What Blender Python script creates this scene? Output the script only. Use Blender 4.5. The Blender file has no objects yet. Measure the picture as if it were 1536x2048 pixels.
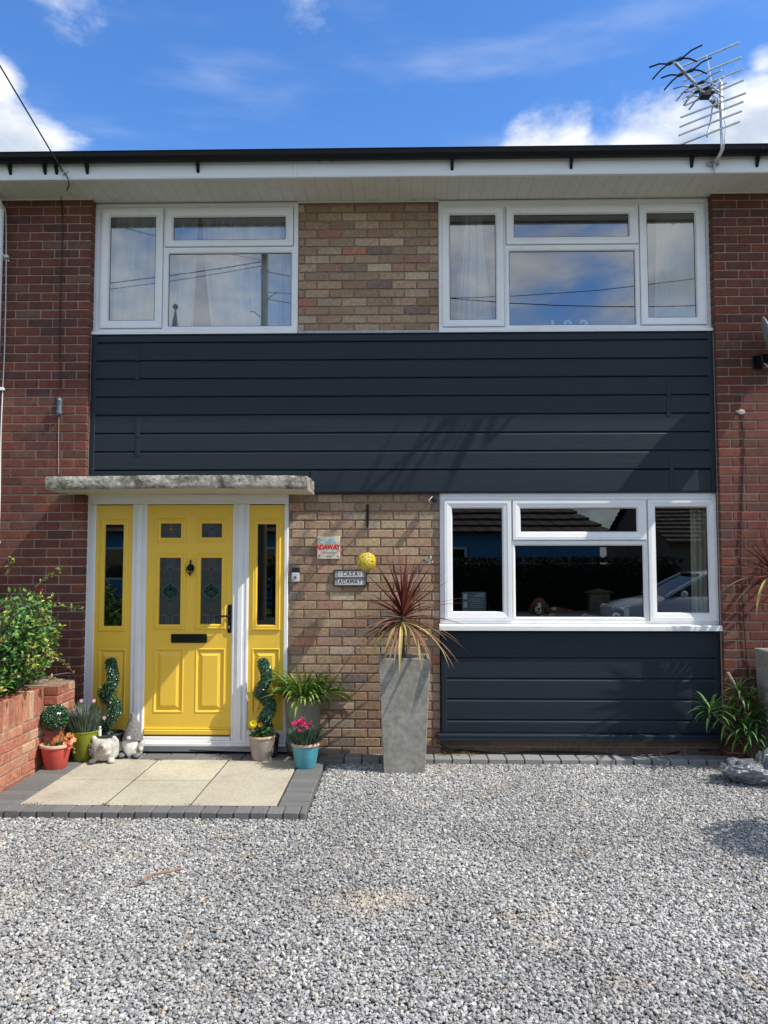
import bpy, bmesh, math, random
from mathutils import Vector, Matrix, noise as mnoise
random.seed(7)
SC = bpy.context.scene
COL = SC.collection
PI = math.pi
R = math.radians
# ------------------------------------------------------------------ camera
PITCH, YAW, FPX = R(3.5), R(1.2), 1538.0
CAM = Vector((0.0, -6.5, 1.66))
cd = bpy.data.cameras.new('camera'); cam = bpy.data.objects.new('camera', cd); COL.objects.link(cam)
cam.location = CAM
cam.rotation_euler = (R(90) + PITCH, 0, YAW)
cd.sensor_fit = 'VERTICAL'; cd.sensor_height = 36.0; cd.lens = 36.0 * FPX / 2048.0
cd.clip_start = 0.05; cd.clip_end = 2000
SC.camera = cam
# ------------------------------------------------------------------ light
SUN_TO = Vector((0.797, -0.255, 1.0)).normalized()
world = bpy.data.worlds.new("World"); SC.world = world; world.use_nodes = True
nt = world.node_tree; nt.nodes.clear()
def wn(t, **k):
    n = nt.nodes.new(t)
    for a, b in k.items(): setattr(n, a, b)
    return n
wl = nt.links.new
sky = wn('ShaderNodeTexSky', sky_type='NISHITA'); sky.sun_disc = False
sky.sun_elevation = math.asin(SUN_TO.z); sky.sun_rotation = math.atan2(SUN_TO.x, SUN_TO.y)
sky.altitude = 0; sky.air_density = 1.0; sky.dust_density = 0.3; sky.ozone_density = 2.5
hsv = wn('ShaderNodeHueSaturation'); hsv.inputs['Saturation'].default_value = 1.27; hsv.inputs['Hue'].default_value = 0.508; hsv.inputs['Value'].default_value = 1.55
wl(sky.outputs[0], hsv.inputs['Color'])
tc = wn('ShaderNodeTexCoord')
nz = wn('ShaderNodeTexNoise'); nz.inputs['Scale'].default_value = 5.5; nz.inputs['Detail'].default_value = 10; nz.inputs['Roughness'].default_value = 0.6; nz.inputs['Distortion'].default_value = 0.25
wmp = wn('ShaderNodeMapping'); wmp.inputs['Scale'].default_value = (1, 1, 1.9)
wl(tc.outputs['Generated'], wmp.inputs[0]); wl(wmp.outputs[0], nz.inputs['Vector'])
def wmath(op, a, b=None, clamp=False):
    n = wn('ShaderNodeMath', operation=op); n.use_clamp = clamp
    for i, v in enumerate((a, b)):
        if v is None: continue
        if isinstance(v, (int, float)): n.inputs[i].default_value = v
        else: wl(v, n.inputs[i])
    return n.outputs[0]
def sky_dir(px, py):
    a = (px - 768) / FPX; b = -(py - 1024) / FPX
    y = math.cos(PITCH) - b * math.sin(PITCH); z = math.sin(PITCH) + b * math.cos(PITCH)
    return Vector((a * math.cos(YAW) - y * math.sin(YAW), a * math.sin(YAW) + y * math.cos(YAW), z))
# cloud banks: heading and size of each bank in the sky dome
bias = None
for (px, py, rad, amt) in ((1500, 340, .15, .62), (1290, 360, .165, .66), (1120, 360, .14, .60), (1400, 262, .08, .25), (-20, 320, .14, .62), (-30, 150, .08, .5), (60, 300, .08, .36),
                           (1530, 120, .035, .30), (600, -30, .10, .34), (720, 0, .05, .2), (120, -40, .16, .28)):
    d = sky_dir(px, py).normalized()
    vm = wn('ShaderNodeVectorMath', operation='DISTANCE'); wl(tc.outputs['Generated'], vm.inputs[0]); vm.inputs[1].default_value = d
    mr = wn('ShaderNodeMapRange', interpolation_type='SMOOTHSTEP'); wl(vm.outputs['Value'], mr.inputs[0])
    mr.inputs[1].default_value = 0; mr.inputs[2].default_value = rad; mr.inputs[3].default_value = amt; mr.inputs[4].default_value = 0
    bias = mr.outputs[0] if bias is None else wmath('MAXIMUM', bias, mr.outputs[0])
# the half of the sky behind the camera is mostly broken cloud
sp = wn('ShaderNodeSeparateXYZ'); wl(tc.outputs['Generated'], sp.inputs[0])
back = wn('ShaderNodeMapRange', interpolation_type='SMOOTHSTEP'); wl(sp.outputs['Y'], back.inputs[0])
back.inputs[1].default_value = 0.35; back.inputs[2].default_value = -0.55; back.inputs[3].default_value = 0.0; back.inputs[4].default_value = 0.385
bias = wmath('MAXIMUM', bias, back.outputs[0])
zen = wn('ShaderNodeMapRange', interpolation_type='SMOOTHSTEP'); wl(sp.outputs['Z'], zen.inputs[0]); zen.inputs[1].default_value = 0.72; zen.inputs[2].default_value = 0.95; zen.inputs[4].default_value = 0.42  # overhead cloud out of view, added to make the sky light less blue
bias = wmath('MAXIMUM', bias, zen.outputs[0])
dens = wmath('ADD', nz.outputs['Fac'], bias)
cm = wn('ShaderNodeMapRange', interpolation_type='SMOOTHSTEP'); wl(dens, cm.inputs[0])
cm.inputs[1].default_value = 0.72; cm.inputs[2].default_value = 1.0
# thin high streaks
mp = wn('ShaderNodeMapping'); mp.inputs['Rotation'].default_value = (0, R(28), 0); mp.inputs['Scale'].default_value = (2.2, 3.0, 11.0)
wl(tc.outputs['Generated'], mp.inputs[0])
nz2 = wn('ShaderNodeTexNoise'); nz2.inputs['Scale'].default_value = 1.6; nz2.inputs['Detail'].default_value = 6; nz2.inputs['Roughness'].default_value = .55
wl(mp.outputs[0], nz2.inputs['Vector'])
st = wn('ShaderNodeMapRange', interpolation_type='SMOOTHSTEP'); wl(nz2.outputs['Fac'], st.inputs[0])
st.inputs[1].default_value = 0.46; st.inputs[2].default_value = 0.8; st.inputs[4].default_value = 0.21
mask = wmath('MAXIMUM', cm.outputs[0], st.outputs[0])
nz3 = wn('ShaderNodeTexNoise'); nz3.inputs['Scale'].default_value = 9; nz3.inputs['Detail'].default_value = 5
wl(wmp.outputs[0], nz3.inputs['Vector'])
cr = wn('ShaderNodeValToRGB'); wl(nz3.outputs['Fac'], cr.inputs[0])
CLOUD = 7.8
cr.color_ramp.elements[0].position = .34; cr.color_ramp.elements[0].color = (.50, .57, .68, 1)
cr.color_ramp.elements[1].position = .62; cr.color_ramp.elements[1].color = (1, 1, 1, 1)
csc = wn('ShaderNodeVectorMath', operation='SCALE'); wl(cr.outputs[0], csc.inputs[0]); csc.inputs['Scale'].default_value = CLOUD
mx = wn('ShaderNodeMix', data_type='RGBA'); wl(mask, mx.inputs['Factor']); wl(hsv.outputs[0], mx.inputs['A']); wl(csc.outputs[0], mx.inputs['B'])
bg = wn('ShaderNodeBackground'); bg.inputs['Strength'].default_value = 0.14
wl(mx.outputs['Result'], bg.inputs['Color'])
wo = wn('ShaderNodeOutputWorld'); wl(bg.outputs[0], wo.inputs['Surface'])
sd = bpy.data.lights.new('sun', 'SUN'); sd.energy = 5.0; sd.angle = R(0.53); sd.color = (1.0, 0.95, 0.87)
sun = bpy.data.objects.new('sun', sd); COL.objects.link(sun); sun.rotation_euler = SUN_TO.to_track_quat('Z', 'Y').to_euler()
sun.location = (20, -6, 25)
SC.view_settings.view_transform = 'Standard'; SC.view_settings.look = 'None'; SC.view_settings.gamma = 1
SC.view_settings.exposure = 0.2
SC.render.engine = 'CYCLES'; SC.cycles.max_bounces = 8; SC.cycles.transparent_max_bounces = 16; SC.cycles.use_denoising = True
SC.cycles.caustics_reflective = False; SC.cycles.caustics_refractive = False
# ------------------------------------------------------------------ measuring: photo pixel -> point on a plane of the place
def W(px, py, y=0.0):
    d = sky_dir(px, py); t = (y - CAM.y) / d.y
    return CAM.x + d.x * t, CAM.z + d.z * t
def G(px, py, z=0.06):
    d = sky_dir(px, py); t = (z - CAM.z) / d.z
    return CAM.x + d.x * t, CAM.y + d.y * t
def RC(x0, y0, x1, y1, y=0.0):
    """a photo rectangle as metres (x0, x1, z0, z1) on the plane y"""
    my, mxx = (y0 + y1) / 2, (x0 + x1) / 2
    return W(x0, my, y)[0], W(x1, my, y)[0], W(mxx, y1, y)[1], W(mxx, y0, y)[1]
# ------------------------------------------------------------------ materials
def s2l(r, g, b):
    f = lambda c: (c / 255 / 12.92) if c / 255 <= .04045 else ((c / 255 + .055) / 1.055) ** 2.4
    return (f(r), f(g), f(b))
MATS = {}
def mat(name, col=(.5, .5, .5), rough=.6, metal=0.0, spec=.5, attr=False, nscale=0, nvar=0.0, bump=0.0, bscale=60, bdist=.01, stretch=(1, 1, 1), coat=0.0, trans=0.0,
        dirt=None, dscale=2.0, dlo=.5, dhi=.75, damt=.5, coord='Object', rvar=0.0, macro=0.0):
    m = bpy.data.materials.new(name); m.use_nodes = True; n = m.node_tree; P = n.nodes['Principled BSDF']; L = n.links.new
    P.inputs['Roughness'].default_value = rough; P.inputs['Metallic'].default_value = metal; P.inputs['Specular IOR Level'].default_value = spec
    P.inputs['Coat Weight'].default_value = coat
    tcn = n.nodes.new('ShaderNodeTexCoord'); mpn = n.nodes.new('ShaderNodeMapping'); mpn.inputs['Scale'].default_value = stretch
    L(tcn.outputs[coord], mpn.inputs[0])
    if attr:
        a = n.nodes.new('ShaderNodeAttribute'); a.attribute_name = 'Col'; src = a.outputs['Color']
    else:
        a = n.nodes.new('ShaderNodeRGB'); a.outputs[0].default_value = (*col, 1); src = a.outputs[0]
    if nvar:
        t = n.nodes.new('ShaderNodeTexNoise'); t.inputs['Scale'].default_value = nscale; t.inputs['Detail'].default_value = 6; t.inputs['Roughness'].default_value = .65; L(mpn.outputs[0], t.inputs['Vector'])
        r = n.nodes.new('ShaderNodeMapRange'); L(t.outputs['Fac'], r.inputs[0]); r.inputs[1].default_value = .25; r.inputs[2].default_value = .75; r.inputs[3].default_value = 1 - nvar; r.inputs[4].default_value = 1 + nvar
        s = n.nodes.new('ShaderNodeVectorMath'); s.operation = 'SCALE'; L(src, s.inputs[0]); L(r.outputs[0], s.inputs['Scale']); src = s.outputs[0]
    if dirt:
        t = n.nodes.new('ShaderNodeTexNoise'); t.inputs['Scale'].default_value = dscale; t.inputs['Detail'].default_value = 8; t.inputs['Roughness'].default_value = .7; L(mpn.outputs[0], t.inputs['Vector'])
        r = n.nodes.new('ShaderNodeMapRange'); L(t.outputs['Fac'], r.inputs[0]); r.inputs[1].default_value = dlo; r.inputs[2].default_value = dhi; r.inputs[4].default_value = damt
        x = n.nodes.new('ShaderNodeMix'); x.data_type = 'RGBA'; L(r.outputs[0], x.inputs['Factor']); L(src, x.inputs['A']); x.inputs['B'].default_value = (*dirt, 1); src = x.outputs['Result']
    if macro:
        t = n.nodes.new('ShaderNodeTexNoise'); t.inputs['Scale'].default_value = 1.3; t.inputs['Detail'].default_value = 4; t.inputs['Roughness'].default_value = .6; L(tcn.outputs[coord], t.inputs['Vector'])
        r = n.nodes.new('ShaderNodeMapRange'); L(t.outputs['Fac'], r.inputs[0]); r.inputs[1].default_value = .3; r.inputs[2].default_value = .7; r.inputs[3].default_value = 1 - macro; r.inputs[4].default_value = 1 + macro
        s = n.nodes.new('ShaderNodeVectorMath'); s.operation = 'SCALE'; L(src, s.inputs[0]); L(r.outputs[0], s.inputs['Scale']); src = s.outputs[0]
    L(src, P.inputs['Base Color'])
    if rvar:
        t = n.nodes.new('ShaderNodeTexNoise'); t.inputs['Scale'].default_value = 7; t.inputs['Detail'].default_value = 5; L(mpn.outputs[0], t.inputs['Vector'])
        r = n.nodes.new('ShaderNodeMapRange'); L(t.outputs['Fac'], r.inputs[0]); r.inputs[3].default_value = rough - rvar; r.inputs[4].default_value = rough + rvar; L(r.outputs[0], P.inputs['Roughness'])
    if bump:
        t = n.nodes.new('ShaderNodeTexNoise'); t.inputs['Scale'].default_value = bscale; t.inputs['Detail'].default_value = 7; t.inputs['Roughness'].default_value = .7; L(mpn.outputs[0], t.inputs['Vector'])
        b = n.nodes.new('ShaderNodeBump'); b.inputs['Strength'].default_value = bump; b.inputs['Distance'].default_value = bdist; L(t.outputs['Fac'], b.inputs['Height']); L(b.outputs[0], P.inputs['Normal'])
    if trans:
        tr = n.nodes.new('ShaderNodeBsdfTranslucent'); L(src, tr.inputs['Color'])
        ms = n.nodes.new('ShaderNodeMixShader'); ms.inputs[0].default_value = trans; L(P.outputs[0], ms.inputs[1]); L(tr.outputs[0], ms.inputs[2]); L(ms.outputs[0], n.nodes['Material Output'].inputs['Surface'])
    MATS[name] = m
    return m
def glass_mat(name, tint=(.72, .78, .77), refl=.15, edge=.6, wobble=0.0, wscale=3):
    m = bpy.data.materials.new(name); m.use_nodes = True; n = m.node_tree; n.nodes.clear(); L = n.links.new
    o = n.nodes.new('ShaderNodeOutputMaterial'); t = n.nodes.new('ShaderNodeBsdfTransparent'); t.inputs[0].default_value = (*tint, 1)
    g = n.nodes.new('ShaderNodeBsdfGlossy'); g.inputs['Roughness'].default_value = 0.0; g.inputs['Color'].default_value = (.93, .97, 1, 1)
    lw = n.nodes.new('ShaderNodeLayerWeight'); lw.inputs['Blend'].default_value = .25
    r = n.nodes.new('ShaderNodeMapRange'); r.inputs[3].default_value = refl; r.inputs[4].default_value = edge + refl; L(lw.outputs['Fresnel'], r.inputs[0])
    x = n.nodes.new('ShaderNodeMixShader'); L(r.outputs[0], x.inputs[0]); L(t.outputs[0], x.inputs[1]); L(g.outputs[0], x.inputs[2]); L(x.outputs[0], o.inputs[0])
    if wobble:
        tcn = n.nodes.new('ShaderNodeTexCoord'); tx = n.nodes.new('ShaderNodeTexNoise'); tx.inputs['Scale'].default_value = wscale; tx.inputs['Detail'].default_value = 1.5; L(tcn.outputs['Object'], tx.inputs['Vector'])
        b = n.nodes.new('ShaderNodeBump'); b.inputs['Strength'].default_value = wobble; b.inputs['Distance'].default_value = .02; L(tx.outputs['Fac'], b.inputs['Height']); L(b.outputs[0], g.inputs['Normal'])
    MATS[name] = m
    return m
mat('red_brick', attr=True, rough=.85, nscale=26, nvar=.42, bump=.55, bscale=95, bdist=.006, dirt=(.30, .22, .17), dscale=9, dlo=.60, dhi=.85, damt=.3, macro=.22)
mat('tan_brick', attr=True, rough=.85, nscale=34, nvar=.40, bump=.9, bscale=80, bdist=.006, dirt=(.035, .025, .02), dscale=38, dlo=.66, dhi=.70, damt=.8, macro=.12)
mat('garden_brick', attr=True, rough=.85, macro=.15, nscale=28, nvar=.32, bump=.6, bscale=70, bdist=.008, dirt=(.55, .42, .28), dscale=14, dlo=.5, dhi=.8, damt=.6)
mat('mortar_red', (.34, .26, .20), .95, macro=.2, nscale=40, nvar=.25, bump=.6, bscale=150, bdist=.004)
mat('mortar_tan', (.27, .20, .14), .95, macro=.2, nscale=30, nvar=.35, bump=.5, bscale=150, bdist=.004)
mat('upvc', (.80, .81, .80), .32, nscale=3, nvar=.03, dirt=(.42, .42, .38), dscale=5, dlo=.52, dhi=.9, damt=.35)
mat('fascia_white', (.80, .81, .80), .35, nscale=1.5, nvar=.04, stretch=(1, 1, .4), dirt=(.5, .5, .48), dscale=9, dlo=.58, dhi=.9, damt=.3)
mat('soffit_white', (.72, .71, .66), .6, nscale=3, nvar=.06, dirt=(.25, .22, .17), dscale=7, dlo=.56, dhi=.85, damt=.6)
mat('gasket', (.012, .012, .013), .6)
mat('cladding', (.016, .0245, .034), .5, nscale=30, nvar=.14, bump=.55, bscale=40, bdist=.005, stretch=(.12, 1, 5), dirt=(.06, .065, .07), dscale=5, dlo=.55, dhi=.9, damt=.3, spec=.25, rvar=.07)
mat('gutter_black', (.004, .005, .0055), .5, spec=.25)
mat('roof_tile', (.03, .028, .028), .8, nscale=8, nvar=.3, bump=.4)
mat('bungalow_tile', (.11, .075, .06), .8, nscale=8, nvar=.35)
mat('yellow_paint', (.84, .555, .06), .38, nscale=4, nvar=.025, bump=.18, bscale=30, bdist=.003, stretch=(3, 1, .3), dirt=(.55, .36, .06), dscale=2.5, dlo=.55, dhi=.95, damt=.3)
mat('black_metal', (.006, .006, .006), .4, spec=.25)
mat('chrome', (.7, .7, .7), .2, metal=1)
mat('aluminium', (.62, .63, .64), .35, metal=.9, nscale=20, nvar=.15)
mat('galvanised', (.45, .46, .47), .5, metal=.7, nscale=20, nvar=.25)
mat('concrete', (.44, .41, .34), .95, nscale=16, nvar=.5, bump=1.0, bscale=30, bdist=.03, dirt=(.075, .068, .045), dscale=6, dlo=.44, dhi=.60, damt=.9)
mat('canopy_under', (.62, .60, .52), .8, nscale=5, nvar=.08, bump=.2, bscale=30)
mat('lead_grey', (.42, .42, .42), .7, nscale=25, nvar=.3)
mat('planter_concrete', (.27, .26, .215), .9, nscale=22, nvar=.38, bump=.35, bscale=120, bdist=.003, dirt=(.47, .46, .42), dscale=6.5, dlo=.5, dhi=.75, damt=.6)
mat('slab', (.56, .50, .37), .9, macro=.1, attr=True, nscale=60, nvar=.26, bump=.4, bscale=90, bdist=.004, dirt=(.20, .17, .12), dscale=3.2, dlo=.48, dhi=.8, damt=.6)
mat('paver', attr=True, rough=.9, nscale=60, nvar=.2, bump=.4, bscale=120, bdist=.003, dirt=(.4, .4, .38), dscale=10, dlo=.6, dhi=.9, damt=.4)
mat('joint_sand', (.12, .105, .08), .95, nscale=60, nvar=.4)
mat('soil', (.03, .02, .013), .95, nscale=80, nvar=.5, bump=1, bscale=60, bdist=.02)
mat('leaf', attr=True, rough=.42, trans=.22, nscale=30, nvar=.15, spec=.4)
mat('hedge_leaf', attr=True, rough=.8)
mat('leaf_matt', attr=True, rough=.65, trans=.15, nscale=30, nvar=.15, spec=.3)
mat('artificial_leaf', attr=True, rough=.28, trans=.05, spec=.8)
mat('old_sealant', (.33, .31, .28), .9)
mat('joint_dark', (.045, .04, .03), .95, nscale=60, nvar=.5)
mat('petal', attr=True, rough=.6, trans=.25)
mat('bark', (.14, .10, .07), .9, nscale=30, nvar=.4, bump=.8, bscale=50)
mat('twig', (.30, .17, .11), .85, nscale=30, nvar=.3)
mat('terracotta_red', (.58, .085, .06), .5, nscale=10, nvar=.1, bump=.15, bscale=40, stretch=(1, 1, 3))
mat('terracotta_rim', (.55, .36, .25), .7, nscale=20, nvar=.2)
mat('lime_glaze', (.21, .24, .015), .35, nscale=10, nvar=.12)
mat('grey_glaze', (.24, .235, .17), .35, nscale=8, nvar=.12, bump=.1, bscale=12)
mat('brown_glaze', (.12, .055, .035), .35, nscale=10, nvar=.2)
mat('taupe_clay', (.38, .33, .28), .85, nscale=14, nvar=.14, bump=.3, bscale=50)
mat('blue_glaze', (.09, .36, .42), .4, nscale=12, nvar=.12, bump=.15, bscale=30, stretch=(1, 1, 4))
mat('black_plastic', (.012, .014, .016), .4)
mat('stone_pale', (.48, .46, .41), .85, nscale=30, nvar=.2, bump=.6, bscale=60, bdist=.006, dirt=(.16, .15, .14), dscale=12, dlo=.52, dhi=.75, damt=.6)
mat('stone_dark', (.17, .165, .16), .85, nscale=50, nvar=.5, bump=1, bscale=90, bdist=.01)
mat('plaque_cream', (.66, .58, .47), .5, nscale=30, nvar=.1)
mat('tile_grey', (.30, .29, .28), .5, nscale=60, nvar=.3)
mat('tile_white', (.78, .78, .76), .35)
mat('ink_black', (.02, .02, .02), .4)
mat('ink_red', (.62, .02, .02), .5)
mat('ink_blue', (.30, .56, .60), .5)
mat('ink_grey', (.33, .31, .30), .6)
mat('blue_grey', (.10, .15, .19), .6, nscale=50, nvar=.3)
mat('silver_plastic', (.52, .53, .55), .4)
mat('cable_black', (.015, .015, .015), .5)
mat('cable_white', (.7, .7, .68), .5)
mat('white_metal', (.8, .78, .74), .5)
mat('curtain_white', (.93, .93, .94), .9, trans=.2)
mat('curtain_cream', (.88, .83, .62), .9, trans=.25)
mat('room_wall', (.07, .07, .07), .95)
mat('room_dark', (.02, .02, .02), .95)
mat('dog_brown', (.19, .075, .035), .9, attr=True, nscale=40, nvar=.25, bump=.5, bscale=120)
mat('card_grey', (.16, .21, .25), .6)
mat('card_white', (.7, .72, .7), .6)
mat('wood_dark', (.05, .03, .02), .6)
mat('bag_plastic', (.15, .16, .175), .2, nscale=9, nvar=.2, bump=.6, bscale=14, bdist=.03, spec=.8, coat=.4)
mat('car_white', (.75, .77, .78), .2, coat=1.0)
mat('car_blue', (.02, .12, .35), .2, coat=1.0)
mat('car_glass', (.01, .014, .018), .04, spec=.8)
mat('tyre', (.02, .02, .02), .85)
mat('lamp_glass', (.6, .62, .65), .1, spec=.8)
mat('lamp_red', (.4, .02, .02), .2)
mat('render_blue', (.12, .28, .45), .9, nscale=5, nvar=.1)
mat('wood_pole', (.20, .17, .09), .9, nscale=12, nvar=.3, stretch=(1, 1, .1))
mat('church_slate', (.16, .18, .2), .9)
mat('asphalt', (.055, .055, .055), .9, nscale=30, nvar=.3, bump=.3, bscale=150)
mat('grass', (.05, .085, .025), .95, nscale=2, nvar=.4, bump=.5, bscale=60)
mat('kerb', (.33, .32, .30), .9, nscale=20, nvar=.2)
mat('glazing_bead', (.30, .16, .07), .5)
mat('lead_came', (.13, .13, .14), .5)
mat('glass_green', (.004, .045, .025), .15)
mat('glass_red', (.25, .01, .02), .15)
mat('glass_amber', (.30, .16, .02), .15)
mat('frosted', (.035, .045, .042), .12, nscale=6, nvar=.15, bump=.3, bscale=45, spec=.6)
glass_mat('window_glass', tint=(.66, .72, .71), refl=.115, edge=.5, wobble=.012, wscale=1.6)
glass_mat('upper_glass', tint=(.70, .76, .78), refl=.24, edge=.5, wobble=.012, wscale=1.6)
# ------------------------------------------------------------------ mesh builder
class MB:
    def __init__(s): s.V, s.F, s.C, s.M = [], [], [], []
    def add(s, vs, fs, col=(1, 1, 1), mi=0):
        o = len(s.V); s.V.extend([tuple(v) for v in vs])
        for f in fs: s.F.append(tuple(o + i for i in f)); s.C.append(col); s.M.append(mi)
    def box(s, x0, x1, y0, y1, z0, z1, c=0.0, col=(1, 1, 1), mi=0, T=None, jit=0.0):
        if c <= 0:
            vs = [(x, y, z) for z in (z0, z1) for y in (y0, y1) for x in (x0, x1)]
            fs = [(0, 2, 3, 1), (4, 5, 7, 6), (0, 1, 5, 4), (2, 6, 7, 3), (0, 4, 6, 2), (1, 3, 7, 5)]
        else:
            b = (x0, x1), (y0, y1), (z0, z1); vs = []; ix = {}
            for i in (0, 1):
                for j in (0, 1):
                    for k in (0, 1):
                        for a in range(3):
                            p = [b[0][i], b[1][j], b[2][k]]
                            for q in range(3):
                                if q != a: p[q] += c * (1 - 2 * (i, j, k)[q])
                            ix[(i, j, k, a)] = len(vs); vs.append(tuple(p))
            fs = []
            for a in range(3):
                o = [q for q in range(3) if q != a]
                for sd_ in (0, 1):
                    def K(u, v):
                        t = [0, 0, 0]; t[a] = sd_; t[o[0]] = u; t[o[1]] = v; return ix[(*t, a)]
                    f = [K(0, 0), K(1, 0), K(1, 1), K(0, 1)]
                    fs.append(tuple(f if (sd_ == 1) == (a != 1) else f[::-1]))
                for u in (0, 1):
                    for v in (0, 1):
                        def E(e, ax):
                            t = [0, 0, 0]; t[a] = e; t[o[0]] = u; t[o[1]] = v; return ix[(*t, ax)]
                        fs.append((E(0, o[0]), E(1, o[0]), E(1, o[1]), E(0, o[1])))
            for i in (0, 1):
                for j in (0, 1):
                    for k in (0, 1): fs.append(tuple(ix[(i, j, k, a)] for a in range(3)))
        if jit: vs = [(x + random.uniform(-jit, jit), y + random.uniform(-jit, jit), z + random.uniform(-jit, jit)) for x, y, z in vs]
        if T is not None: vs = [tuple(T @ Vector(v)) for v in vs]
        s.add(vs, fs, col, mi)
    def tube(s, pts, rad, n=8, col=(1, 1, 1), mi=0, cap=True):
        pts = [Vector(p) for p in pts]
        if not hasattr(rad, '__len__'): rad = [rad] * len(pts)
        vs, fs = [], []; up = None
        for i, p in enumerate(pts):
            t = (pts[min(i + 1, len(pts) - 1)] - pts[max(i - 1, 0)]).normalized()
            if up is None: up = t.orthogonal().normalized()
            up = (up - t * up.dot(t)).normalized(); w = t.cross(up)
            for k in range(n):
                a = 2 * PI * k / n; vs.append(p + (up * math.cos(a) + w * math.sin(a)) * rad[i])
        for i in range(len(pts) - 1):
            for k in range(n): fs.append((i * n + k, i * n + (k + 1) % n, (i + 1) * n + (k + 1) % n, (i + 1) * n + k))
        if cap: fs.append(tuple(range(n))[::-1]); fs.append(tuple(range((len(pts) - 1) * n, len(pts) * n)))
        s.add(vs, fs, col, mi)
    def lathe(s, prof, n=32, cx=0, cy=0, cz=0, col=(1, 1, 1), mi=0, sx=1, sy=1):
        vs, fs = [], []
        for r, z in prof:
            for k in range(n):
                a = 2 * PI * k / n; vs.append((cx + r * sx * math.cos(a), cy + r * sy * math.sin(a), cz + z))
        for i in range(len(prof) - 1):
            for k in range(n): fs.append((i * n + k, i * n + (k + 1) % n, (i + 1) * n + (k + 1) % n, (i + 1) * n + k))
        if prof[0][0] > 1e-4: fs.append(tuple(range(n))[::-1])
        if prof[-1][0] > 1e-4: fs.append(tuple(range((len(prof) - 1) * n, len(prof) * n)))
        s.add(vs, fs, col, mi)
    def ball(s, c, r, col=(1, 1, 1), mi=0, nu=16, nv=10, T=None):
        if not hasattr(r, '__len__'): r = (r, r, r)
        vs, fs = [], []
        for i in range(nv + 1):
            th = PI * i / nv
            for k in range(nu):
                a = 2 * PI * k / nu
                v = Vector((r[0] * math.sin(th) * math.cos(a), r[1] * math.sin(th) * math.sin(a), r[2] * math.cos(th)))
                if T is not None: v = T @ v
                vs.append(v + Vector(c))
        for i in range(nv):
            for k in range(nu): fs.append((i * nu + k, (i + 1) * nu + k, (i + 1) * nu + (k + 1) % nu, i * nu + (k + 1) % nu))
        s.add(vs, fs, col, mi)
    def ring(s, rect, prof, mi=0, col=(1, 1, 1)):
        """mitred frame round rect (x0,x1,z0,z1); prof = [(inset, y), ...]"""
        x0, x1, z0, z1 = rect; vs, fs = [], []
        for d, y in prof: vs += [(x0 + d, y, z0 + d), (x1 - d, y, z0 + d), (x1 - d, y, z1 - d), (x0 + d, y, z1 - d)]
        for i in range(len(prof) - 1):
            for k in range(4): fs.append((i * 4 + k, i * 4 + (k + 1) % 4, (i + 1) * 4 + (k + 1) % 4, (i + 1) * 4 + k))
        s.add(vs, fs, col, mi)
    def blade(s, p, d, L, w, n=6, droop=.5, col=(.1, .3, .05), mi=0, taper=.5, fold=.25, tip=None):
        p = Vector(p); d = Vector(d).normalized(); side = d.cross(Vector((0, 0, 1)))
        if side.length < .05: side = Vector((random.uniform(-1, 1), random.uniform(-1, 1), 0))
        side.normalize(); vs, fs, cs = [], [], []; st_ = L / n
        for i in range(n + 1):
            t = i / n; ww = w * (min(1, .45 + t * 2.2) if t < .25 else 1) * (1 - max(0, (t - taper) / (1 - taper)) ** 1.3) * .5 + .0004
            nrm = side.cross(d).normalized()
            vs += [p - side * ww + nrm * ww * fold, p, p + side * ww + nrm * ww * fold]
            if i < n:
                p = p + d * st_; d = (d + Vector((0, 0, -droop * st_ / L * (0.4 + 1.3 * t)))).normalized()
                s_ = d.cross(Vector((0, 0, 1)))
                if s_.length > .1:
                    s_.normalize(); side = s_ if s_.dot(side) > 0 else -s_
        o = len(s.V); s.V.extend([tuple(v) for v in vs])
        for i in range(n):
            c = col if tip is None else tuple(col[q] + (tip[q] - col[q]) * max(0, (i / n - .25) / .75) for q in range(3))
            a = o + i * 3
            s.F += [(a, a + 1, a + 4, a + 3), (a + 1, a + 2, a + 5, a + 4)]; s.C += [c, c]; s.M += [mi, mi]
    def leaf(s, p, d, nrm, L, w, col, mi=0):
        p = Vector(p); d = Vector(d).normalized(); nrm = Vector(nrm); side = d.cross(nrm)
        if side.length < 1e-3: side = d.orthogonal()
        side.normalize(); up = side.cross(d)
        a = p; b = p + d * L * .5 - side * w * .5 + up * w * .12; c = p + d * L - up * L * .12; e = p + d * L * .5 + side * w * .5 + up * w * .12; m_ = p + d * L * .5
        s.add([a, b, c, e, m_], [(0, 4, 1), (4, 2, 1), (0, 3, 4), (4, 3, 2)], col, mi)
    def build(s, name, mats, parent=None, smooth=False, bevel=0, remesh=0, angle=None, loc=None):
        me = bpy.data.meshes.new(name); me.from_pydata(s.V, [], s.F)
        if not isinstance(mats, (list, tuple)): mats = [mats]
        for m in mats: me.materials.append(MATS[m] if isinstance(m, str) else m)
        if len(mats) > 1: me.polygons.foreach_set('material_index', s.M)
        at = me.attributes.new('Col', 'FLOAT_COLOR', 'FACE')
        at.data.foreach_set('color', [c for t in s.C for c in (*t[:3], 1.0)])
        if loc is not None:
            me.transform(Matrix.Translation(-Vector(loc)))
        if smooth:
            me.polygons.foreach_set('use_smooth', [True] * len(me.polygons))
        me.update()
        if smooth and angle: me.set_sharp_from_angle(angle=R(angle))
        o = bpy.data.objects.new(name, me); COL.objects.link(o)
        if loc is not None: o.location = loc
        if parent is not None: o.parent = parent; o.location = o.location - parent_world(parent)
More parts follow.
